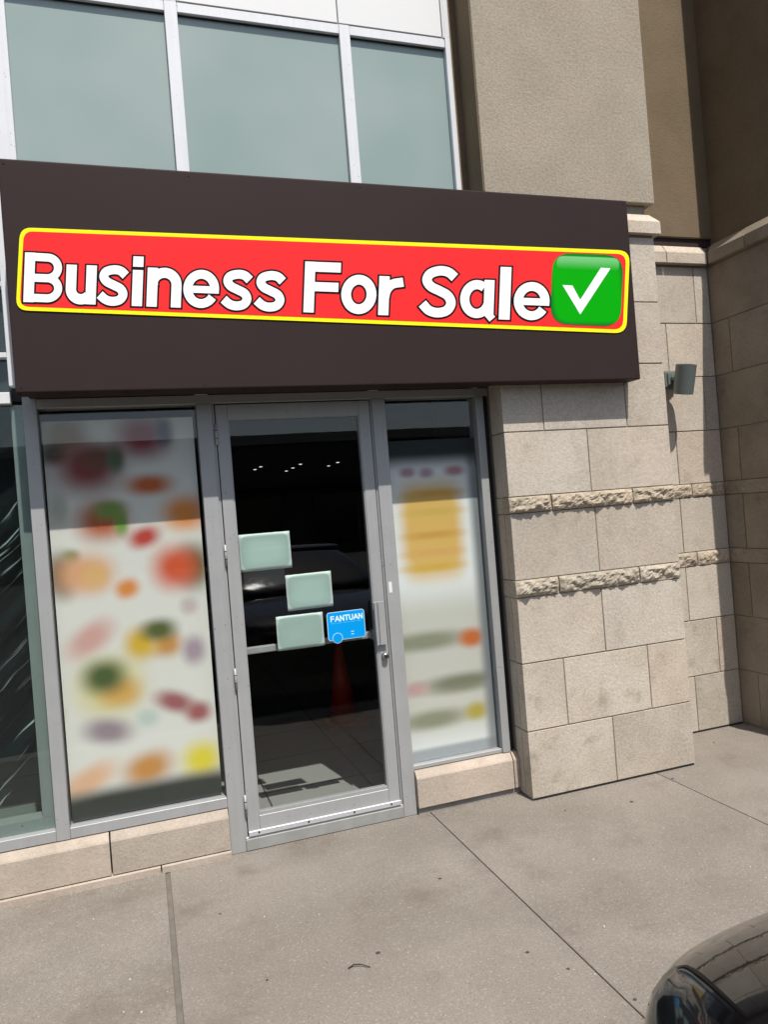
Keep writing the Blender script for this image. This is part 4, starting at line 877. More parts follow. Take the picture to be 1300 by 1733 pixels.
('e',[([2.1909,2.7505,2.1924,2.7639,2.1913,2.7749,2.1880,2.7852,2.1828,2.7943,2.1758,2.8018,2.1675,2.8077,2.1582,2.8117,2.1482,2.8137,2.1379,2.8139,2.1274,2.8121,2.1172,2.8083,2.1074,2.8028,2.0986,2.7954,2.0911,2.7866,2.0853,2.7766,2.0814,2.7657,2.0796,2.7546,2.0801,2.7435,2.0828,2.7331,2.0875,2.7237,2.0939,2.7158,2.1018,2.7094,2.1108,2.7049,2.1206,2.7022,2.1308,2.7015,2.1413,2.7027,2.1517,2.7058,2.1616,2.7109,2.1708,2.7177,2.1804,2.7281],[2.2466,2.7507,2.2484,2.7685,2.2464,2.7882,2.2404,2.8069,2.2305,2.8238,2.2171,2.8384,2.2004,2.8499,2.1813,2.8580,2.1603,2.8623,2.1384,2.8625,2.1165,2.8586,2.0956,2.8510,2.0764,2.8398,2.0595,2.8258,2.0456,2.8094,2.0351,2.7913,2.0282,2.7720,2.0252,2.7523,2.0260,2.7328,2.0308,2.7141,2.0394,2.6969,2.0516,2.6817,2.0671,2.6692,2.0853,2.6600,2.1056,2.6544,2.1272,2.6528,2.1492,2.6552,2.1706,2.6616,2.1907,2.6717,2.2085,2.6849,2.2220,2.6989]),([2.0615,2.7753,2.2486,2.7722],[2.0564,2.7365,2.2434,2.7328])],[([2.1787,2.7413,2.1811,2.7637,2.1802,2.7722,2.1775,2.7808,2.1731,2.7883,2.1675,2.7944,2.1608,2.7991,2.1535,2.8023,2.1458,2.8039,2.1378,2.8040,2.1296,2.8026,2.1216,2.7997,2.1138,2.7952,2.1066,2.7892,2.1004,2.7819,2.0955,2.7736,2.0922,2.7644,2.0907,2.7550,2.0912,2.7457,2.0934,2.7370,2.0973,2.7292,2.1026,2.7227,2.1089,2.7176,2.1160,2.7140,2.1236,2.7120,2.1316,2.7114,2.1397,2.7124,2.1478,2.7148,2.1557,2.7188,2.1625,2.7238,2.1790,2.7414],[2.2571,2.7415,2.2598,2.7688,2.2577,2.7910,2.2511,2.8113,2.2403,2.8298,2.2255,2.8458,2.2072,2.8586,2.1860,2.8675,2.1628,2.8722,2.1385,2.8724,2.1143,2.8681,2.0912,2.8596,2.0701,2.8474,2.0516,2.8320,2.0364,2.8140,2.0250,2.7943,2.0175,2.7733,2.0141,2.7519,2.0151,2.7307,2.0203,2.7103,2.0297,2.6914,2.0431,2.6748,2.0600,2.6611,2.0801,2.6509,2.1026,2.6447,2.1265,2.6429,2.1508,2.6456,2.1745,2.6526,2.1966,2.6637,2.2169,2.6788,2.2374,2.7002]),([2.0527,2.7853,2.2603,2.7820],[2.0450,2.7268,2.2525,2.7226])]),
]
OUTER = [(-0.3994,2.9951),(-0.3962,3.0111),(-0.3908,3.0242),(-0.3830,3.0345),(-0.3729,3.0418),(-0.3605,3.0462),(-0.3458,3.0477),(2.7260,3.0598),(2.7502,3.0580),(2.7695,3.0523),(2.7838,3.0429),(2.7930,3.0296),(2.7973,3.0124),(2.7965,2.9915),(2.7468,2.6496),(2.7416,2.6288),(2.7324,2.6120),(2.7194,2.5992),(2.7025,2.5902),(2.6818,2.5852),(2.6573,2.5841),(-0.3890,2.6801),(-0.4033,2.6820),(-0.4145,2.6867),(-0.4228,2.6943),(-0.4282,2.7046),(-0.4305,2.7177),(-0.4300,2.7336)]
INNER = [(-0.3842,2.9892),(-0.3816,3.0020),(-0.3771,3.0125),(-0.3709,3.0207),(-0.3628,3.0266),(-0.3528,3.0301),(-0.3410,3.0313),(2.7140,3.0384),(2.7333,3.0370),(2.7487,3.0325),(2.7601,3.0249),(2.7675,3.0142),(2.7708,3.0006),(2.7702,2.9838),(2.7228,2.6579),(2.7187,2.6414),(2.7114,2.6280),(2.7010,2.6177),(2.6875,2.6105),(2.6709,2.6065),(2.6514,2.6056),(-0.3818,2.6976),(-0.3932,2.6991),(-0.4022,2.7028),(-0.4089,2.7089),(-0.4131,2.7171),(-0.4150,2.7276),(-0.4145,2.7404)]
TILE = [(2.2791,2.9245),(2.2867,2.9567),(2.3002,2.9831),(2.3197,3.0036),(2.3451,3.0184),(2.3766,3.0273),(2.4142,3.0303),(2.6319,3.0308),(2.6701,3.0279),(2.7007,3.0189),(2.7233,3.0038),(2.7381,2.9825),(2.7449,2.9552),(2.7437,2.9218),(2.7159,2.7274),(2.7076,2.6943),(2.6931,2.6675),(2.6724,2.6469),(2.6457,2.6326),(2.6129,2.6246),(2.5741,2.6229),(2.3603,2.6297),(2.3238,2.6338),(2.2949,2.6435),(2.2736,2.6589),(2.2597,2.6798),(2.2533,2.7063),(2.2543,2.7384)]
CHECK = [(2.3376,2.8502),(2.4017,2.8486),(2.4450,2.7686),(2.5986,2.9542),(2.6628,2.9529),(2.4375,2.6867)]
GLOSS = [(2.3124,2.9731),(2.3153,2.9852),(2.3205,2.9951),(2.3278,3.0029),(2.3374,3.0084),(2.3492,3.0117),(2.3632,3.0128),(2.6817,3.0131),(2.6961,3.0120),(2.7076,3.0086),(2.7161,3.0029),(2.7216,2.9949),(2.7241,2.9847),(2.7237,2.9722),(2.7237,2.9721),(2.7205,2.9596),(2.7151,2.9494),(2.7073,2.9415),(2.6972,2.9359),(2.6848,2.9326),(2.6700,2.9315),(2.3521,2.9332),(2.3384,2.9343),(2.3276,2.9377),(2.3196,2.9433),(2.3144,2.9510),(2.3120,2.9609),(2.3124,2.9730)]

slab_xz('yellow_border', OUTER, -.2765, -.2725, M['yellow'], bn)
pan = slab_xz('red_panel', INNER, -.2775, -.2767, M['red'], bn)


def stroke_mesh(name, strokes, y, mat, parent):
    bm = bmesh.new()
    for k, (a, b) in enumerate(strokes):
        n = len(a) // 2
        yy = y - 0.00012 * k
        va = [bm.verts.new((a[2 * i], yy, a[2 * i + 1])) for i in range(n)]
        vb = [bm.verts.new((b[2 * i], yy, b[2 * i + 1])) for i in range(n)]
        for i in range(n - 1):
            bm.faces.new((va[i], va[i + 1], vb[i + 1], vb[i]))
    me = bpy.data.meshes.new(name)
    for f in bm.faces:
        f.normal_update()
        if f.normal.y > 0:
            f.normal_flip()
    bm.to_mesh(me)
    bm.free()
    me.materials.append(mat)
    o = bpy.data.objects.new(name, me)
    COL.objects.link(o)
    o.parent = parent
    if parent.type == 'EMPTY':
        o.matrix_parent_inverse = Matrix.Translation(-parent.location)
    return o


for k, (ch, wh, bl) in enumerate(LETTERS):
    lt = stroke_mesh('letter', wh, -.2792 - .00003 * (k % 2), M['white'], bn)
    stroke_mesh('letter_outline', bl, -.2783 - .00003 * (k % 2), M['black'], lt)


def mat_tile():
    k = N('green_tile_print')
    tc = k.n('TexCoord')
    g = k.n('SeparateXYZ')
    k.l(tc.outputs['Generated'], g.inputs[0])
    ex = k.math('ABSOLUTE', k.math('MULTIPLY_ADD', g.outputs[0], 2.0, -1.0))
    ez = k.math('ABSOLUTE', k.math('MULTIPLY_ADD', g.outputs[2], 2.0, -1.0))
    d = k.math('POWER', k.math('ADD', k.math('POWER', ex, 6.0), k.math('POWER', ez, 6.0)), 1 / 6.0)
    c = k.mix(k.ramp(d, 0.84, 1.02), srgb(0, 168, 0), srgb(8, 112, 34))
    k.bsdf(c, 0.5, spec=0.1)
    return k.m


def mat_gloss():
    k = N('pale_green_print')
    tc = k.n('TexCoord')
    g = k.n('SeparateXYZ')
    k.l(tc.outputs['Generated'], g.inputs[0])
    c = k.mix(k.ramp(g.outputs[2], 0.0, 1.0), srgb(0, 166, 0), srgb(120, 196, 125))
    k.bsdf(c, 0.5, spec=0.1)
    return k.m


tile = slab_xz('green_tile', TILE, -.2788, -.2785, mat_tile(), bn)
slab_xz('tile_shine', GLOSS, -.2791, -.2789, mat_gloss(), tile)
slab_xz('check_mark', CHECK, -.2797, -.2793, M['white'], tile)

# ================================================================== posters behind the glass
LB= [(-0.307, 2.156, 0.095, 0.098, 0, 150, 125, 95), (-0.36, 2.078, 0.058, 0.051, 0, 75, 85, 70), (-0.211, 2.006, 0.14, 0.116, 0, 140, 62, 58), (-0.162, 2.047, 0.081, 0.058, 0, 120, 75, 60), (-0.08, 2.043, 0.039, 0.064, 0, 80, 105, 75), (0.053, 2.146, 0.118, 0.101, 0, 140, 38, 52), (0.157, 2.166, 0.04, 0.066, 0, 75, 70, 95), (0.069, 1.901, 0.102, 0.047, 0, 195, 100, 50), (-0.166, 1.736, 0.108, 0.09, 0, 185, 100, 65), (-0.127, 1.788, 0.071, 0.044, 0, 125, 150, 75), (-0.079, 1.72, 0.03, 0.058, 0, 120, 155, 70), (0.232, 1.746, 0.099, 0.081, 0, 222, 140, 70), (0.026, 1.64, 0.07, 0.047, 0.3, 190, 75, 65), (-0.369, 1.485, 0.058, 0.097, 0, 80, 88, 72), (-0.318, 1.569, 0.037, 0.034, 0, 115, 140, 95), (-0.266, 1.483, 0.123, 0.092, 0, 225, 168, 128), (-0.218, 1.47, 0.059, 0.058, 0, 225, 180, 120), (0.255, 1.473, 0.076, 0.102, 0, 85, 102, 70), (0.168, 1.475, 0.103, 0.101, 0, 212, 92, 58), (-0.073, 1.393, 0.052, 0.044, 0.3, 222, 140, 70), (-0.262, 1.165, 0.112, 0.063, 0.6, 212, 165, 155), (0.093, 1.095, 0.068, 0.059, 0, 200, 145, 80), (-0.03, 1.111, 0.072, 0.076, 0, 215, 175, 55), (0.059, 1.171, 0.079, 0.05, 0, 88, 98, 48), (0.222, 1.048, 0.052, 0.066, 0, 170, 150, 160), (-0.186, 0.922, 0.14, 0.132, 0, 215, 205, 140), (-0.144, 0.887, 0.087, 0.064, 0, 215, 168, 92), (-0.212, 0.973, 0.091, 0.075, 0, 78, 95, 52), (0.111, 0.8, 0.091, 0.047, -0.4, 160, 98, 98), (0.221, 0.732, 0.058, 0.048, 0, 165, 98, 98), (-0.215, 0.706, 0.102, 0.057, -0.2, 155, 138, 145), (-0.041, 0.494, 0.105, 0.07, 0.2, 200, 140, 72), (0.22, 0.491, 0.087, 0.083, 0, 225, 208, 60), (-0.318, 0.482, 0.121, 0.057, 0.45, 225, 180, 145), (-0.426, 0.822, 0.031, 0.039, 0, 205, 215, 190), (0.217, 1.275, 0.041, 0.042, 0, 200, 185, 180), (-0.025, 0.742, 0.05, 0.041, 0, 195, 205, 195), (-0.353, 1.814, 0.037, 0.086, 0, 190, 190, 175)]
RB= [(1.58, 1.543, 0.18, 0.267, 0, 228, 185, 105), (1.605, 1.753, 0.151, 0.02, 0, 222, 170, 90), (1.596, 1.649, 0.151, 0.02, 0, 215, 180, 95), (1.585, 1.519, 0.151, 0.02, 0, 215, 165, 85), (1.577, 1.42, 0.151, 0.02, 0, 225, 175, 100), (1.569, 1.336, 0.158, 0.02, 0, 222, 180, 80), (1.455, 1.88, 0.046, 0.026, 0, 190, 150, 160), (1.569, 1.873, 0.043, 0.027, 0, 190, 160, 170), (1.744, 1.876, 0.059, 0.027, 0, 190, 140, 150), (1.576, 0.782, 0.395, 0.391, 0, 208, 205, 194), (1.487, 0.925, 0.234, 0.049, 0, 146, 147, 124), (1.771, 0.911, 0.074, 0.05, 0, 205, 110, 52), (1.694, 0.664, 0.226, 0.05, 0, 130, 131, 108), (1.408, 0.667, 0.07, 0.039, 0, 200, 165, 160), (1.496, 0.483, 0.191, 0.049, 0, 146, 147, 122), (1.764, 0.49, 0.066, 0.047, 0, 185, 168, 75), (1.605, 0.274, 0.396, 0.053, 0, 170, 174, 178)]
LBL = [(-.05, 1.35, .6, .9, 0, 224, 222, 213, 6.0, .3)] + LB + [(-.05, .300, .6, .125, 0, 48, 54, 50, 4.0, .35)]
pl = box('food_poster', -.405, .306, .056, .0575, .30, 2.235, mat_print('food_poster_print', srgb(220, 218, 210), LBL))
tag(pl, 'tall white window poster with blurred food dishes left of the door', 'poster')
RBL = []
for b in RB:
    big = b[2] > .3 or (b[2] > .17 and b[3] > .2)
    stripe = (b[3] < .045 and b[2] > .1)
    RBL.append(b + ((5.0, .3) if big else (3.0, .75) if stripe else (2.2, .65)))
RBL.append((1.878, 1.1, .05, 1.2, 0, 128, 131, 134, 6.0, .7))
RBL.append((1.6, 2.06, .6, .13, 0, 34, 40, 40, 6.0, .45))
pr = box('menu_poster', 1.338, 1.881, .056, .0575, .264, 2.06, mat_print('menu_poster_print', srgb(238, 240, 238), RBL))
tag(pr, 'narrow pale window poster with blurred yellow block right of the door', 'poster')

# ================================================================== papers and stickers on the door
def paper(x0, x1, z0, z1, tilt, label, lo):
    cx, cz = (x0 + x1) / 2, (z0 + z1) / 2
    hx, hz = (x1 - x0) / 2, (z1 - z0) / 2
    b = [(0, 0, hx * .93, hz * .92, 0, 158, 181, 172, 7.0, .05), (0, 0, hx * .74, hz * .66, 0, *lo, 4.0, .4)]
    bm = bmesh.new()
    n, m_ = 14, 10
    rows = []
    for j in range(m_ + 1):
        row = []
        for i in range(n + 1):
            u, v = -1 + 2 * i / n, -1 + 2 * j / m_
            w = .0012 * noise.noise(Vector((cx * 9 + u * 1.5, v * 1.4, cz * 5)))
            jx = .0012 * noise.noise(Vector((cx * 31, v * 6, 2.2))) if i in (0, n) else 0
            row.append(bm.verts.new((u * hx + jx, w, v * hz + (.001 * noise.noise(Vector((u * 6, cz * 7, 1))) if j in (0, m_) else 0))))
        rows.append(row)
    for j in range(m_):
        for i in range(n):
            bm.faces.new((rows[j][i], rows[j][i + 1], rows[j + 1][i + 1], rows[j + 1][i]))
    me = bpy.data.meshes.new('paper_notice')
    bm.to_mesh(me)
    bm.free()
    for p in me.polygons:
        p.use_smooth = True
    me.materials.append(mat_print('notice_print', srgb(206, 220, 212), b, rough=0.6))
    o = bpy.data.objects.new('paper_notice', me)
    COL.objects.link(o)
    so = o.modifiers.new('thickness', 'SOLIDIFY')
    so.thickness = .0004
    o.location = (cx, .0365, cz)
    o.rotation_euler = (0, tilt, 0)
    return tag(o, label, 'notice', 'notices taped inside the door')


paper(.488, .757, 1.417, 1.611, .0, 'topmost pale paper notice on the door glass, at its left edge', (174, 199, 189))
paper(.716, .964, 1.188, 1.378, -.004, 'middle pale paper notice on the door glass, right of the other two', (172, 197, 187))
paper(.648, .900, .985, 1.165, .006, 'lowest pale paper notice on the door glass, over the push bar', (162, 184, 175))

st = empty('door_sticker', (1.024, .026, 1.0), 'blue rounded sticker reading FANTUAN on the door glass', 'sticker')


def rrect(x0, x1, z0, z1, r, n=6):
    P = []
    for cx, cz, a0 in ((x1 - r, z1 - r, 0), (x0 + r, z1 - r, 90), (x0 + r, z0 + r, 180), (x1 - r, z0 + r, 270)):
        for i in range(n + 1):
            a = math.radians(a0 + 90 * i / n)
            P.append((cx + r * math.cos(a), cz + r * math.sin(a)))
    return P


def disc(cx, cz, r, n=28):
    return [(cx + r * math.cos(math.tau * i / n), cz + r * math.sin(math.tau * i / n)) for i in range(n)]


M['st_blue'] = mat_plain('sticker_blue', srgb(0, 150, 226), 0.4, 0, 0.2, 0.02)
M['st_edge'] = mat_plain('sticker_edge', srgb(176, 216, 236), 0.4, 0, 0.2, 0.02)
M['st_text'] = mat_plain('sticker_text', srgb(215, 245, 255), 0.4, 0, 0.2, 0.02)
M['st_dim'] = mat_plain('sticker_small_text', srgb(70, 190, 240), 0.4, 0, 0.2, 0.02)
slab_xz('edge', rrect(.919, 1.130, 1.003, 1.156, .016), .0262, .0268, M['st_edge'], st)
slab_xz('face', rrect(.9225, 1.1265, 1.0065, 1.1525, .013), .0256, .0261, M['st_blue'], st)
slab_xz('badge_edge', disc(.971, 1.015, .0285), .0250, .0255, M['st_edge'], st)
slab_xz('badge', disc(.971, 1.015, .0255), .0244, .0249, M['st_blue'], st)
GL = {'F': [[(0, 0), (0, 1)], [(0, 1), (.62, 1)], [(0, .53), (.55, .53)]],
      'A': [[(0, 0), (.42, 1)], [(.42, 1), (.84, 0)], [(.16, .33), (.68, .33)]],
      'N': [[(0, 0), (0, 1)], [(0, 1), (.68, 0)], [(.68, 0), (.68, 1)]],
      'T': [[(.36, 0), (.36, 1)], [(0, 1), (.72, 1)]],
      'U': [[(0, 1), (0, .3)], [(0, .3), (.1, .07)], [(.1, .07), (.33, 0)], [(.33, 0), (.56, .07)], [(.56, .07), (.66, .3)], [(.66, .3), (.66, 1)]]}
x = .942
H = .0262
for ch in 'FANTUAN':
    bm = bmesh.new()
    wmax = 0
    for k, ((ax, az), (bx, bz)) in enumerate(GL[ch]):
        a, b = Vector((x + ax * H, 1.106 + az * H)), Vector((x + bx * H, 1.106 + bz * H))
        d = (b - a).normalized()
        nrm = Vector((-d.y, d.x)) * .0028
        a -= d * .0024
        b += d * .0024
        yy = .0254 - .00005 * k
        bm.faces.new([bm.verts.new((p.x, yy, p.y)) for p in (a + nrm, b + nrm, b - nrm, a - nrm)])
        wmax = max(wmax, ax, bx)
    link_mesh('letter', bm, M['st_text'], st)
    x += (wmax + .27) * H
xx = .942
for wd in (.020, .003, .024, .003, .015, .012, .026, .003, .022):
    box('small_print', xx, xx + wd, .0250, .0254, 1.0925, 1.0965, M['st_dim'], st)
    xx += wd + .005
for zz in (1.026, 1.040):
    box('small_print', 1.048, 1.064, .0250, .0254, zz, zz + .003, M['st_text'], st)
tag(box('frame_sticker', 1.274, 1.292, -.0012, -.0004, 1.228, 1.287, mat_plain('white_label', (.72, .73, .72, 1), 0.5, var=.18, nscale=260.0)),
    'small white rectangular sticker on the right door post', 'sticker')
tag(slab_xz('inside_notice', [(.56, 1.285), (.80, 1.295), (.80, 1.47), (.56, 1.46)], .50, .5008, mat_plain('grey_card', (.16, .165, .16, 1), 0.7)),
    'dim grey card inside the shop behind the topmost notice', 'notice')

# ================================================================== things inside
cn = empty('traffic_cone', (1.41, 1.78, .06), 'orange traffic cone standing inside behind the door glass', 'cone')
box('cone_base', 1.255, 1.565, 1.63, 1.93, .0605, .085, M['cone'], cn, 0.01, 2)
cyl('cone_body', (1.41, 1.78, .0855), (1.41, 1.78, .70), .115, .022, M['cone'], cn, 32, True)
DN = ['second from left,', 'leftmost', 'third from left,', 'fourth from left,', 'fifth from left,', 'sixth from left,', 'rightmost']
DL = [(2.10, 9.05), (2.09, 9.65), (2.84, 10.55), (2.82, 9.8), (2.79, 8.97), (3.51, 9.8), (3.49, 9.05)]
for i, (x, y) in enumerate(DL):
    d = empty('downlight', (x, y, 2.64), DN[i] + ' tiny lit ceiling downlight seen through the door glass', 'downlight', 'shop ceiling downlights')
    cyl('trim_ring', (x, y, 2.632), (x, y, 2.6395), .06, .06, M['steel'], d, 20)
    cyl('bulb', (x, y, 2.626), (x, y, 2.6318), .026, .026, M['bulb'], d, 20)


def mat_film():
    """clear film that turns white along its creases"""
    k = N('clear_plastic_film')
    v = k.coords(False)

    def dot(d):
        nd = k.t.nodes.new('ShaderNodeVectorMath')
        nd.operation = 'DOT_PRODUCT'
        k.l(v, nd.inputs[0])
        nd.inputs[1].default_value = d
        return nd.outputs['Value']
    cb = k.n('CombineXYZ')
    wob = k.math('MULTIPLY', k.noise(v, 2.0, 2.0), 0.12)
    k.l(k.math('MULTIPLY', k.math('ADD', dot((-.70, 0, .71)), wob), 62.0), cb.inputs[0])
    k.l(k.math('MULTIPLY', dot((.71, 0, .70)), 2.0), cb.inputs[1])
    a = k.noise(cb.outputs[0], 1.0, 2.0, 0.6)
    patch = k.ramp(k.noise(v, 2.4, 2.0), .36, .55)
    fac = k.math('MULTIPLY', k.ramp(a, .59, .72), patch)
    df = k.n('BsdfDiffuse')
    df.inputs['Color'].default_value = (.8, .82, .82, 1)
    gl = k.n('BsdfGlossy')
    gl.inputs['Roughness'].default_value = 0.2
    tr = k.n('BsdfTransparent')
    tr.inputs['Color'].default_value = (.93, .95, .95, 1)
    m1 = k.n('MixShader')
    k.l(k.math('MULTIPLY_ADD', fac, .7, .015), m1.inputs[0])
    k.l(tr.outputs[0], m1.inputs[1])
    k.l(df.outputs[0], m1.inputs[2])
    mx = k.n('MixShader')
    mx.inputs[0].default_value = 0.02
    k.l(m1.outputs[0], mx.inputs[1])
    k.l(gl.outputs[0], mx.inputs[2])
    k.l(mx.outputs[0], k.out.inputs['Surface'])
    return k.m


bm = bmesh.new()
rows = []
for j in range(71):
    row = []
    for i in range(41):
        u, z = -1.42 + .88 * i / 40, .37 + 1.9 * j / 70
        d = -u * .74 + z * .67
        y = .20 + .045 * noise.noise(Vector((d * 9, (u + z) * 1.3, .4))) + .02 * noise.noise(Vector((d * 24, (u + z) * 2.2, 2.4)))
        row.append(bm.verts.new((u, y, z)))
    rows.append(row)
for j in range(70):
    for i in range(40):
        bm.faces.new((rows[j][i], rows[j][i + 1], rows[j + 1][i + 1], rows[j + 1][i]))
fo = link_mesh('plastic_sheet', bm, mat_film(), None, True)
tag(fo, 'creased clear plastic sheet hanging inside the far left window', 'plastic sheet')

# ================================================================== wall lamp
lm = empty('wall_lamp', (3.490, .30, 2.40), 'grey cylindrical wall lamp on the recessed stone wall', 'lamp')
LG = M['lamp_grey']
bm = bmesh.new()
bm_box(bm, 3.433, 3.547, .296, .312, 2.352, 2.472, 0.004, 2)
bm_box(bm, 3.443, 3.537, .276, .2955, 2.36, 2.464, 0.005, 2)
bm_box(bm, 3.458, 3.522, .262, .2755, 2.372, 2.452, 0.005, 2)
link_mesh('wall_plate', bm, LG, lm)
cyl('arm', (3.490, .205, 2.41), (3.490, .2615, 2.412), .017, .017, LG, lm, 16, True)
bm = bmesh.new()
p0, p1 = Vector((3.496, .180, 2.296)), Vector((3.496, .128, 2.480))
ax = (p1 - p0).normalized()
a_ = Vector((1, 0, 0))
b_ = ax.cross(a_)
rg = []
for (p, r) in ((p0, .0635), (p1, .0655), (p1, .0615), (p0 + ax * .03, .059), (p0, .0595)):
    rg.append([bm.verts.new(p + (a_ * math.cos(t) + b_ * math.sin(t)) * r) for t in (math.tau * i / 40 for i in range(40))])
for q in range(len(rg)):
    A, C_ = rg[q], rg[(q + 1) % len(rg)]
    for i in range(40):
        bm.faces.new((A[i], A[(i + 1) % 40], C_[(i + 1) % 40], C_[i]))
sh = link_mesh('lamp_shade', bm, LG, lm, True)
md = sh.modifiers.new('edges', 'EDGE_SPLIT')
md.split_angle = math.radians(40)
cyl('lamp_core', p0 + ax * .06, p0 + ax * .12, .0585, .0585, M['rubber'], lm, 24)

# ================================================================== grit swept against the wall foot
bm = bmesh.new()
for k in range(420):
    run = random.random()
    if run < .3:
        x, y = random.uniform(-1.0, .33), -.036 - abs(random.gauss(0, .018)) - .004
    elif run < .45:
        x, y = random.uniform(.4, 1.3), -.006 - abs(random.gauss(0, .02)) - .004
    elif run < .62:
        x, y = random.uniform(1.33, 1.96), -.03 - abs(random.gauss(0, .025)) - .004
    elif run < .86:
        x, y = random.uniform(1.97, 3.08), -.16 - abs(random.gauss(0, .02)) - .004
    else:
        x, y = random.uniform(3.3, 3.89), .31 - abs(random.gauss(0, .05)) - .004
    r = random.uniform(.0015, .0042)
    q = bmesh.ops.create_icosphere(bm, subdivisions=1, radius=r, matrix=Matrix.Translation((x, y, r * .5)))
    for v in q['verts']:
        v.co += Vector((random.uniform(-1, 1), random.uniform(-1, 1), 0)) * r * .3
tag(link_mesh('grit', bm, mat_plain('grit', (.27, .24, .2, 1), .9, var=.6, nscale=30.0)), 'loose grit scattered along the foot of the wall', 'grit', kind='stuff')
bm = bmesh.new()
for k in range(46):
    x, y = random.uniform(-.6, 3.2), random.uniform(-1.9, -.2)
    r = random.uniform(.002, .0045)
    q = bmesh.ops.create_icosphere(bm, subdivisions=1, radius=r, matrix=Matrix.Translation((x, y, r * .4)))
tag(link_mesh('pebble_chips', bm, mat_plain('pale_chips', (.5, .47, .43, 1), .9, var=.5, nscale=30.0)), 'pale stone chips strewn over the sidewalk', 'chips', kind='stuff')

# ================================================================== black car parked nose-in beside the camera
car = empty('parked_car', (1.53, -4.9, -.13), 'glossy black car parked nose-in, its front corner at the lower right', 'car')
CX, NY, G0 = 1.575, -2.49, -0.13


def loft(name, stations, mat, parent, lv=2, close=True):
    """stations: (y, [(half x, z), ...] from bottom centre out and up to top centre)"""
    bm = bmesh.new()
    rings = []
    for y, prof in stations:
        ring = [bm.verts.new((CX - hx, y[k] if isinstance(y, (list, tuple)) else y, z)) for k, (hx, z) in enumerate(prof)]
        m = len(prof)
        ring += [bm.verts.new((CX + prof[k][0], y[k] if isinstance(y, (list, tuple)) else y, prof[k][1])) for k in range(m - 2, 0, -1)]
        rings.append(ring)
    n = len(rings[0])
    for a, b in zip(rings, rings[1:]):
        for i in range(n):
            bm.faces.new((a[i], a[(i + 1) % n], b[(i + 1) % n], b[i]))
    if close:
        bm.faces.new(rings[0][::-1])
        bm.faces.new(rings[-1])
    o = link_mesh(name, bm, mat, parent, True)
    s = o.modifiers.new('smooth', 'SUBSURF')
    s.levels = lv
    s.render_levels = lv
    return o


def sec(d, w, zb, zm, zs, zt):
    # bottom centre, sill, lower side, belt, shoulder, hood edge, top centre
    y = NY - d
    return (y, [(0, zb), (w * .6, zb), (w * .93, zb + .03), (w, zb + .16), (w, zm), (w * .975, zs), (w * .88, zt - .018), (w * .5, zt + .004), (0, zt + .012)])


ST = [sec(0.00, .52, .10, .38, .56, .62), sec(.035, .60, .06, .42, .63, .705), sec(.10, .70, .05, .45, .68, .765), sec(.20, .80, .05, .48, .71, .80),
      sec(.38, .875, .05, .52, .745, .84), sec(.75, .905, .05, .55, .79, .885), sec(1.15, .915, .05, .56, .83, .93), sec(2.2, .92, .05, .57, .86, .95),
      sec(3.4, .92, .05, .57, .87, .96), sec(4.2, .89, .06, .57, .86, .95), sec(4.5, .80, .10, .55, .80, .90), sec(4.58, .68, .16, .50, .70, .80)]
body = loft('car_body', ST, M['paint_black'], car)


def gsec(d, w0, w1, z0, z1):
    y = NY - d
    return (y, [(0, z0), (w0, z0), (w0 * .985, z0 + (z1 - z0) * .35), (w1 * 1.02, z0 + (z1 - z0) * .85), (w1 * .9, z1), (w1 * .5, z1 + .015), (0, z1 + .02)])


GS = [gsec(1.08, .80, .74, .90, .93), gsec(1.35, .83, .72, .90, 1.07), gsec(1.80, .85, .67, .90, 1.27), gsec(2.15, .86, .64, .90, 1.335), gsec(2.9, .86, .63, .90, 1.345),
      gsec(3.6, .85, .62, .90, 1.27), gsec(4.1, .82, .64, .90, 1.08), gsec(4.4, .78, .66, .90, .95)]
loft('car_windows', GS, M['car_glass'], car)
RS = [gsec(1.95, .665, .645, 1.29, 1.335), gsec(2.15, .655, .635, 1.30, 1.36), gsec(2.9, .645, .625, 1.30, 1.372), gsec(3.5, .64, .615, 1.255, 1.315)]
loft('car_roof', RS, M['paint_black'], car)


def surf(hx, d):
    """height of the hood at offset hx from the middle and distance d behind the nose (approximate)"""
    for (a, b) in zip(ST, ST[1:]):
        da, db = NY - a[0], NY - b[0]
        if da <= d <= db:
            t = (d - da) / (db - da)
            pa, pb = a[1], b[1]
            P = [((1 - t) * p[0] + t * q[0], (1 - t) * p[1] + t * q[1]) for p, q in zip(pa, pb)]
            for p, q in zip(P[4:], P[5:]):
                if q[0] <= hx <= p[0]:
                    s = (hx - p[0]) / (q[0] - p[0] + 1e-9)
                    return p[1] + (q[1] - p[1]) * s
    return .7


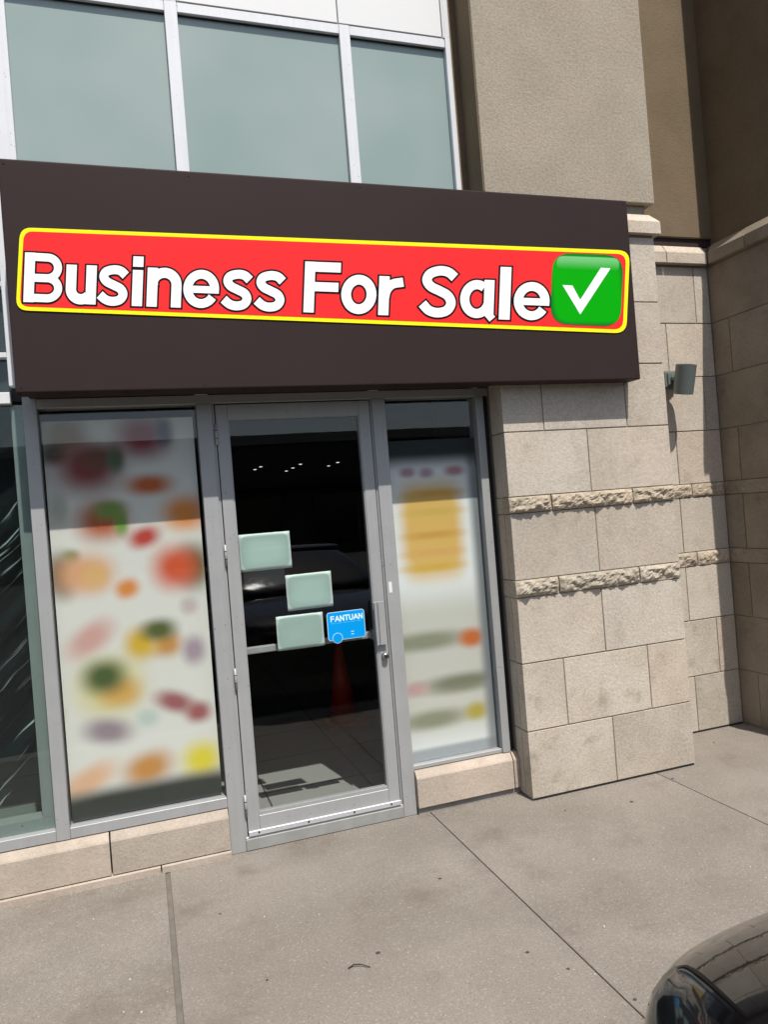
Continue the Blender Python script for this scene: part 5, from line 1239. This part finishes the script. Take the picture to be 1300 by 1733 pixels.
# headlights, grille, bonnet line, mirrors, wheels
LENS = mat_glass('headlight_lens', (.75, .77, .78, 1), 0.08)
for s in (-1, 1):
    bm = bmesh.new()
    rows = []
    for i in range(13):
        t = i / 12
        d = .20 + .26 * t
        outer = .72 + .13 * min(1, t * 1.25) ** .6
        wdt = .02 + .12 * math.sin(min(1, t * 1.15) * math.pi * .55 + .5) * (1 - .55 * t)
        row = []
        for j in range(9):
            q = j / 8
            hx = outer - wdt * (1 - q)
            row.append(bm.verts.new((CX + s * hx, NY - d, .70 + .09 * t - .09 * q)))
        rows.append(row)
    for i in range(12):
        for j in range(8):
            bm.faces.new((rows[i][j], rows[i + 1][j], rows[i + 1][j + 1], rows[i][j + 1]))
    hl = link_mesh('headlight', bm, M['car_glass'], car, True)
    sw = hl.modifiers.new('wrap', 'SHRINKWRAP')
    sw.target = body
    sw.wrap_method = 'NEAREST_SURFACEPOINT'
    sw.offset = .004
    sm = hl.modifiers.new('thickness', 'SOLIDIFY')
    sm.thickness = .012
    sm.offset = -1
    bm = bmesh.new()
    bmesh.ops.create_uvsphere(bm, u_segments=20, v_segments=12, radius=1.0)
    for v in bm.verts:
        v.co = Vector((CX + s * 1.02 + v.co.x * .115, NY - 1.55 + v.co.y * .065 * (1 if v.co.y > 0 else .3), .985 + v.co.z * .075))
    mo = link_mesh('wing_mirror', bm, M['paint_black'], car, True)
    bm = bmesh.new()
    bm_cyl(bm, (CX + s * .84, NY - 1.56, .93), (CX + s * .96, NY - 1.56, .955), .022, .02, 12)
    link_mesh('mirror_arm', bm, M['car_trim'], mo)
    for d in (.86, 3.66):
        x0, x1 = CX + s * .70, CX + s * .925
        y, z = NY - d, G0 + .33
        tyre = bmesh.new()
        prof = ((x0, .20), (x0, .31), (x0 + s * .02, .33), (x1 - s * .02, .33), (x1, .31), (x1, .20))
        rgs = [[tyre.verts.new((px, y + r * math.cos(a), z + r * math.sin(a))) for a in (math.tau * k / 32 for k in range(32))] for px, r in prof]
        for a, b in zip(rgs, rgs[1:] + rgs[:1]):
            for k in range(32):
                tyre.faces.new((a[k], a[(k + 1) % 32], b[(k + 1) % 32], b[k]))
        wh = link_mesh('wheel', tyre, M['tyre'], car, True)
        rim = bmesh.new()
        bm_cyl(rim, (x0, y, z), (x1 - s * .03, y, z), .2, .2, 28)
        for k in range(5):
            a = math.tau * k / 5
            bm_cyl(rim, (x1 - s * .02, y, z), (x1 - s * .02, y + .19 * math.cos(a), z + .19 * math.sin(a)), .03, .022, 8)
        link_mesh('rim', rim, M['steel'], wh)
gb = bmesh.new()
for k in range(6):
    bm_box(gb, CX - .40, CX + .40, NY - .03, NY + .012, .30 + k * .04, .318 + k * .04, .003)
link_mesh('grille', gb, M['car_trim'], car)

# ================================================================== buildings across the car park (seen in the glass)
ob = empty('low_shop_block', (4, -34, -.13), 'long low dark brick shop block across the car park, mirrored in the glass', 'building')
OBM = mat_plain('dark_brick_wall', (.10, .082, .07, 1), .85, var=.2, nscale=1.2)
box('wall', -40, 55, -46, -34, -.13, 5.6, OBM, ob)
box('parapet', -40.2, 55.2, -46.2, -33.8, 5.6, 6.1, M['stucco'], ob)
box('canopy', -40, 55, -33.99, -32.4, 3.3, 3.7, M['soffit'], ob)
for k in range(14):
    x = -36 + k * 6.4
    w_ = box('shop_window', x, x + 4.6, -33.99, -33.9, .3, 2.9, M['car_glass'], ob)
    box('window_frame', x + 2.27, x + 2.33, -33.9, -33.86, .3, 2.9, M['alu'], w_)
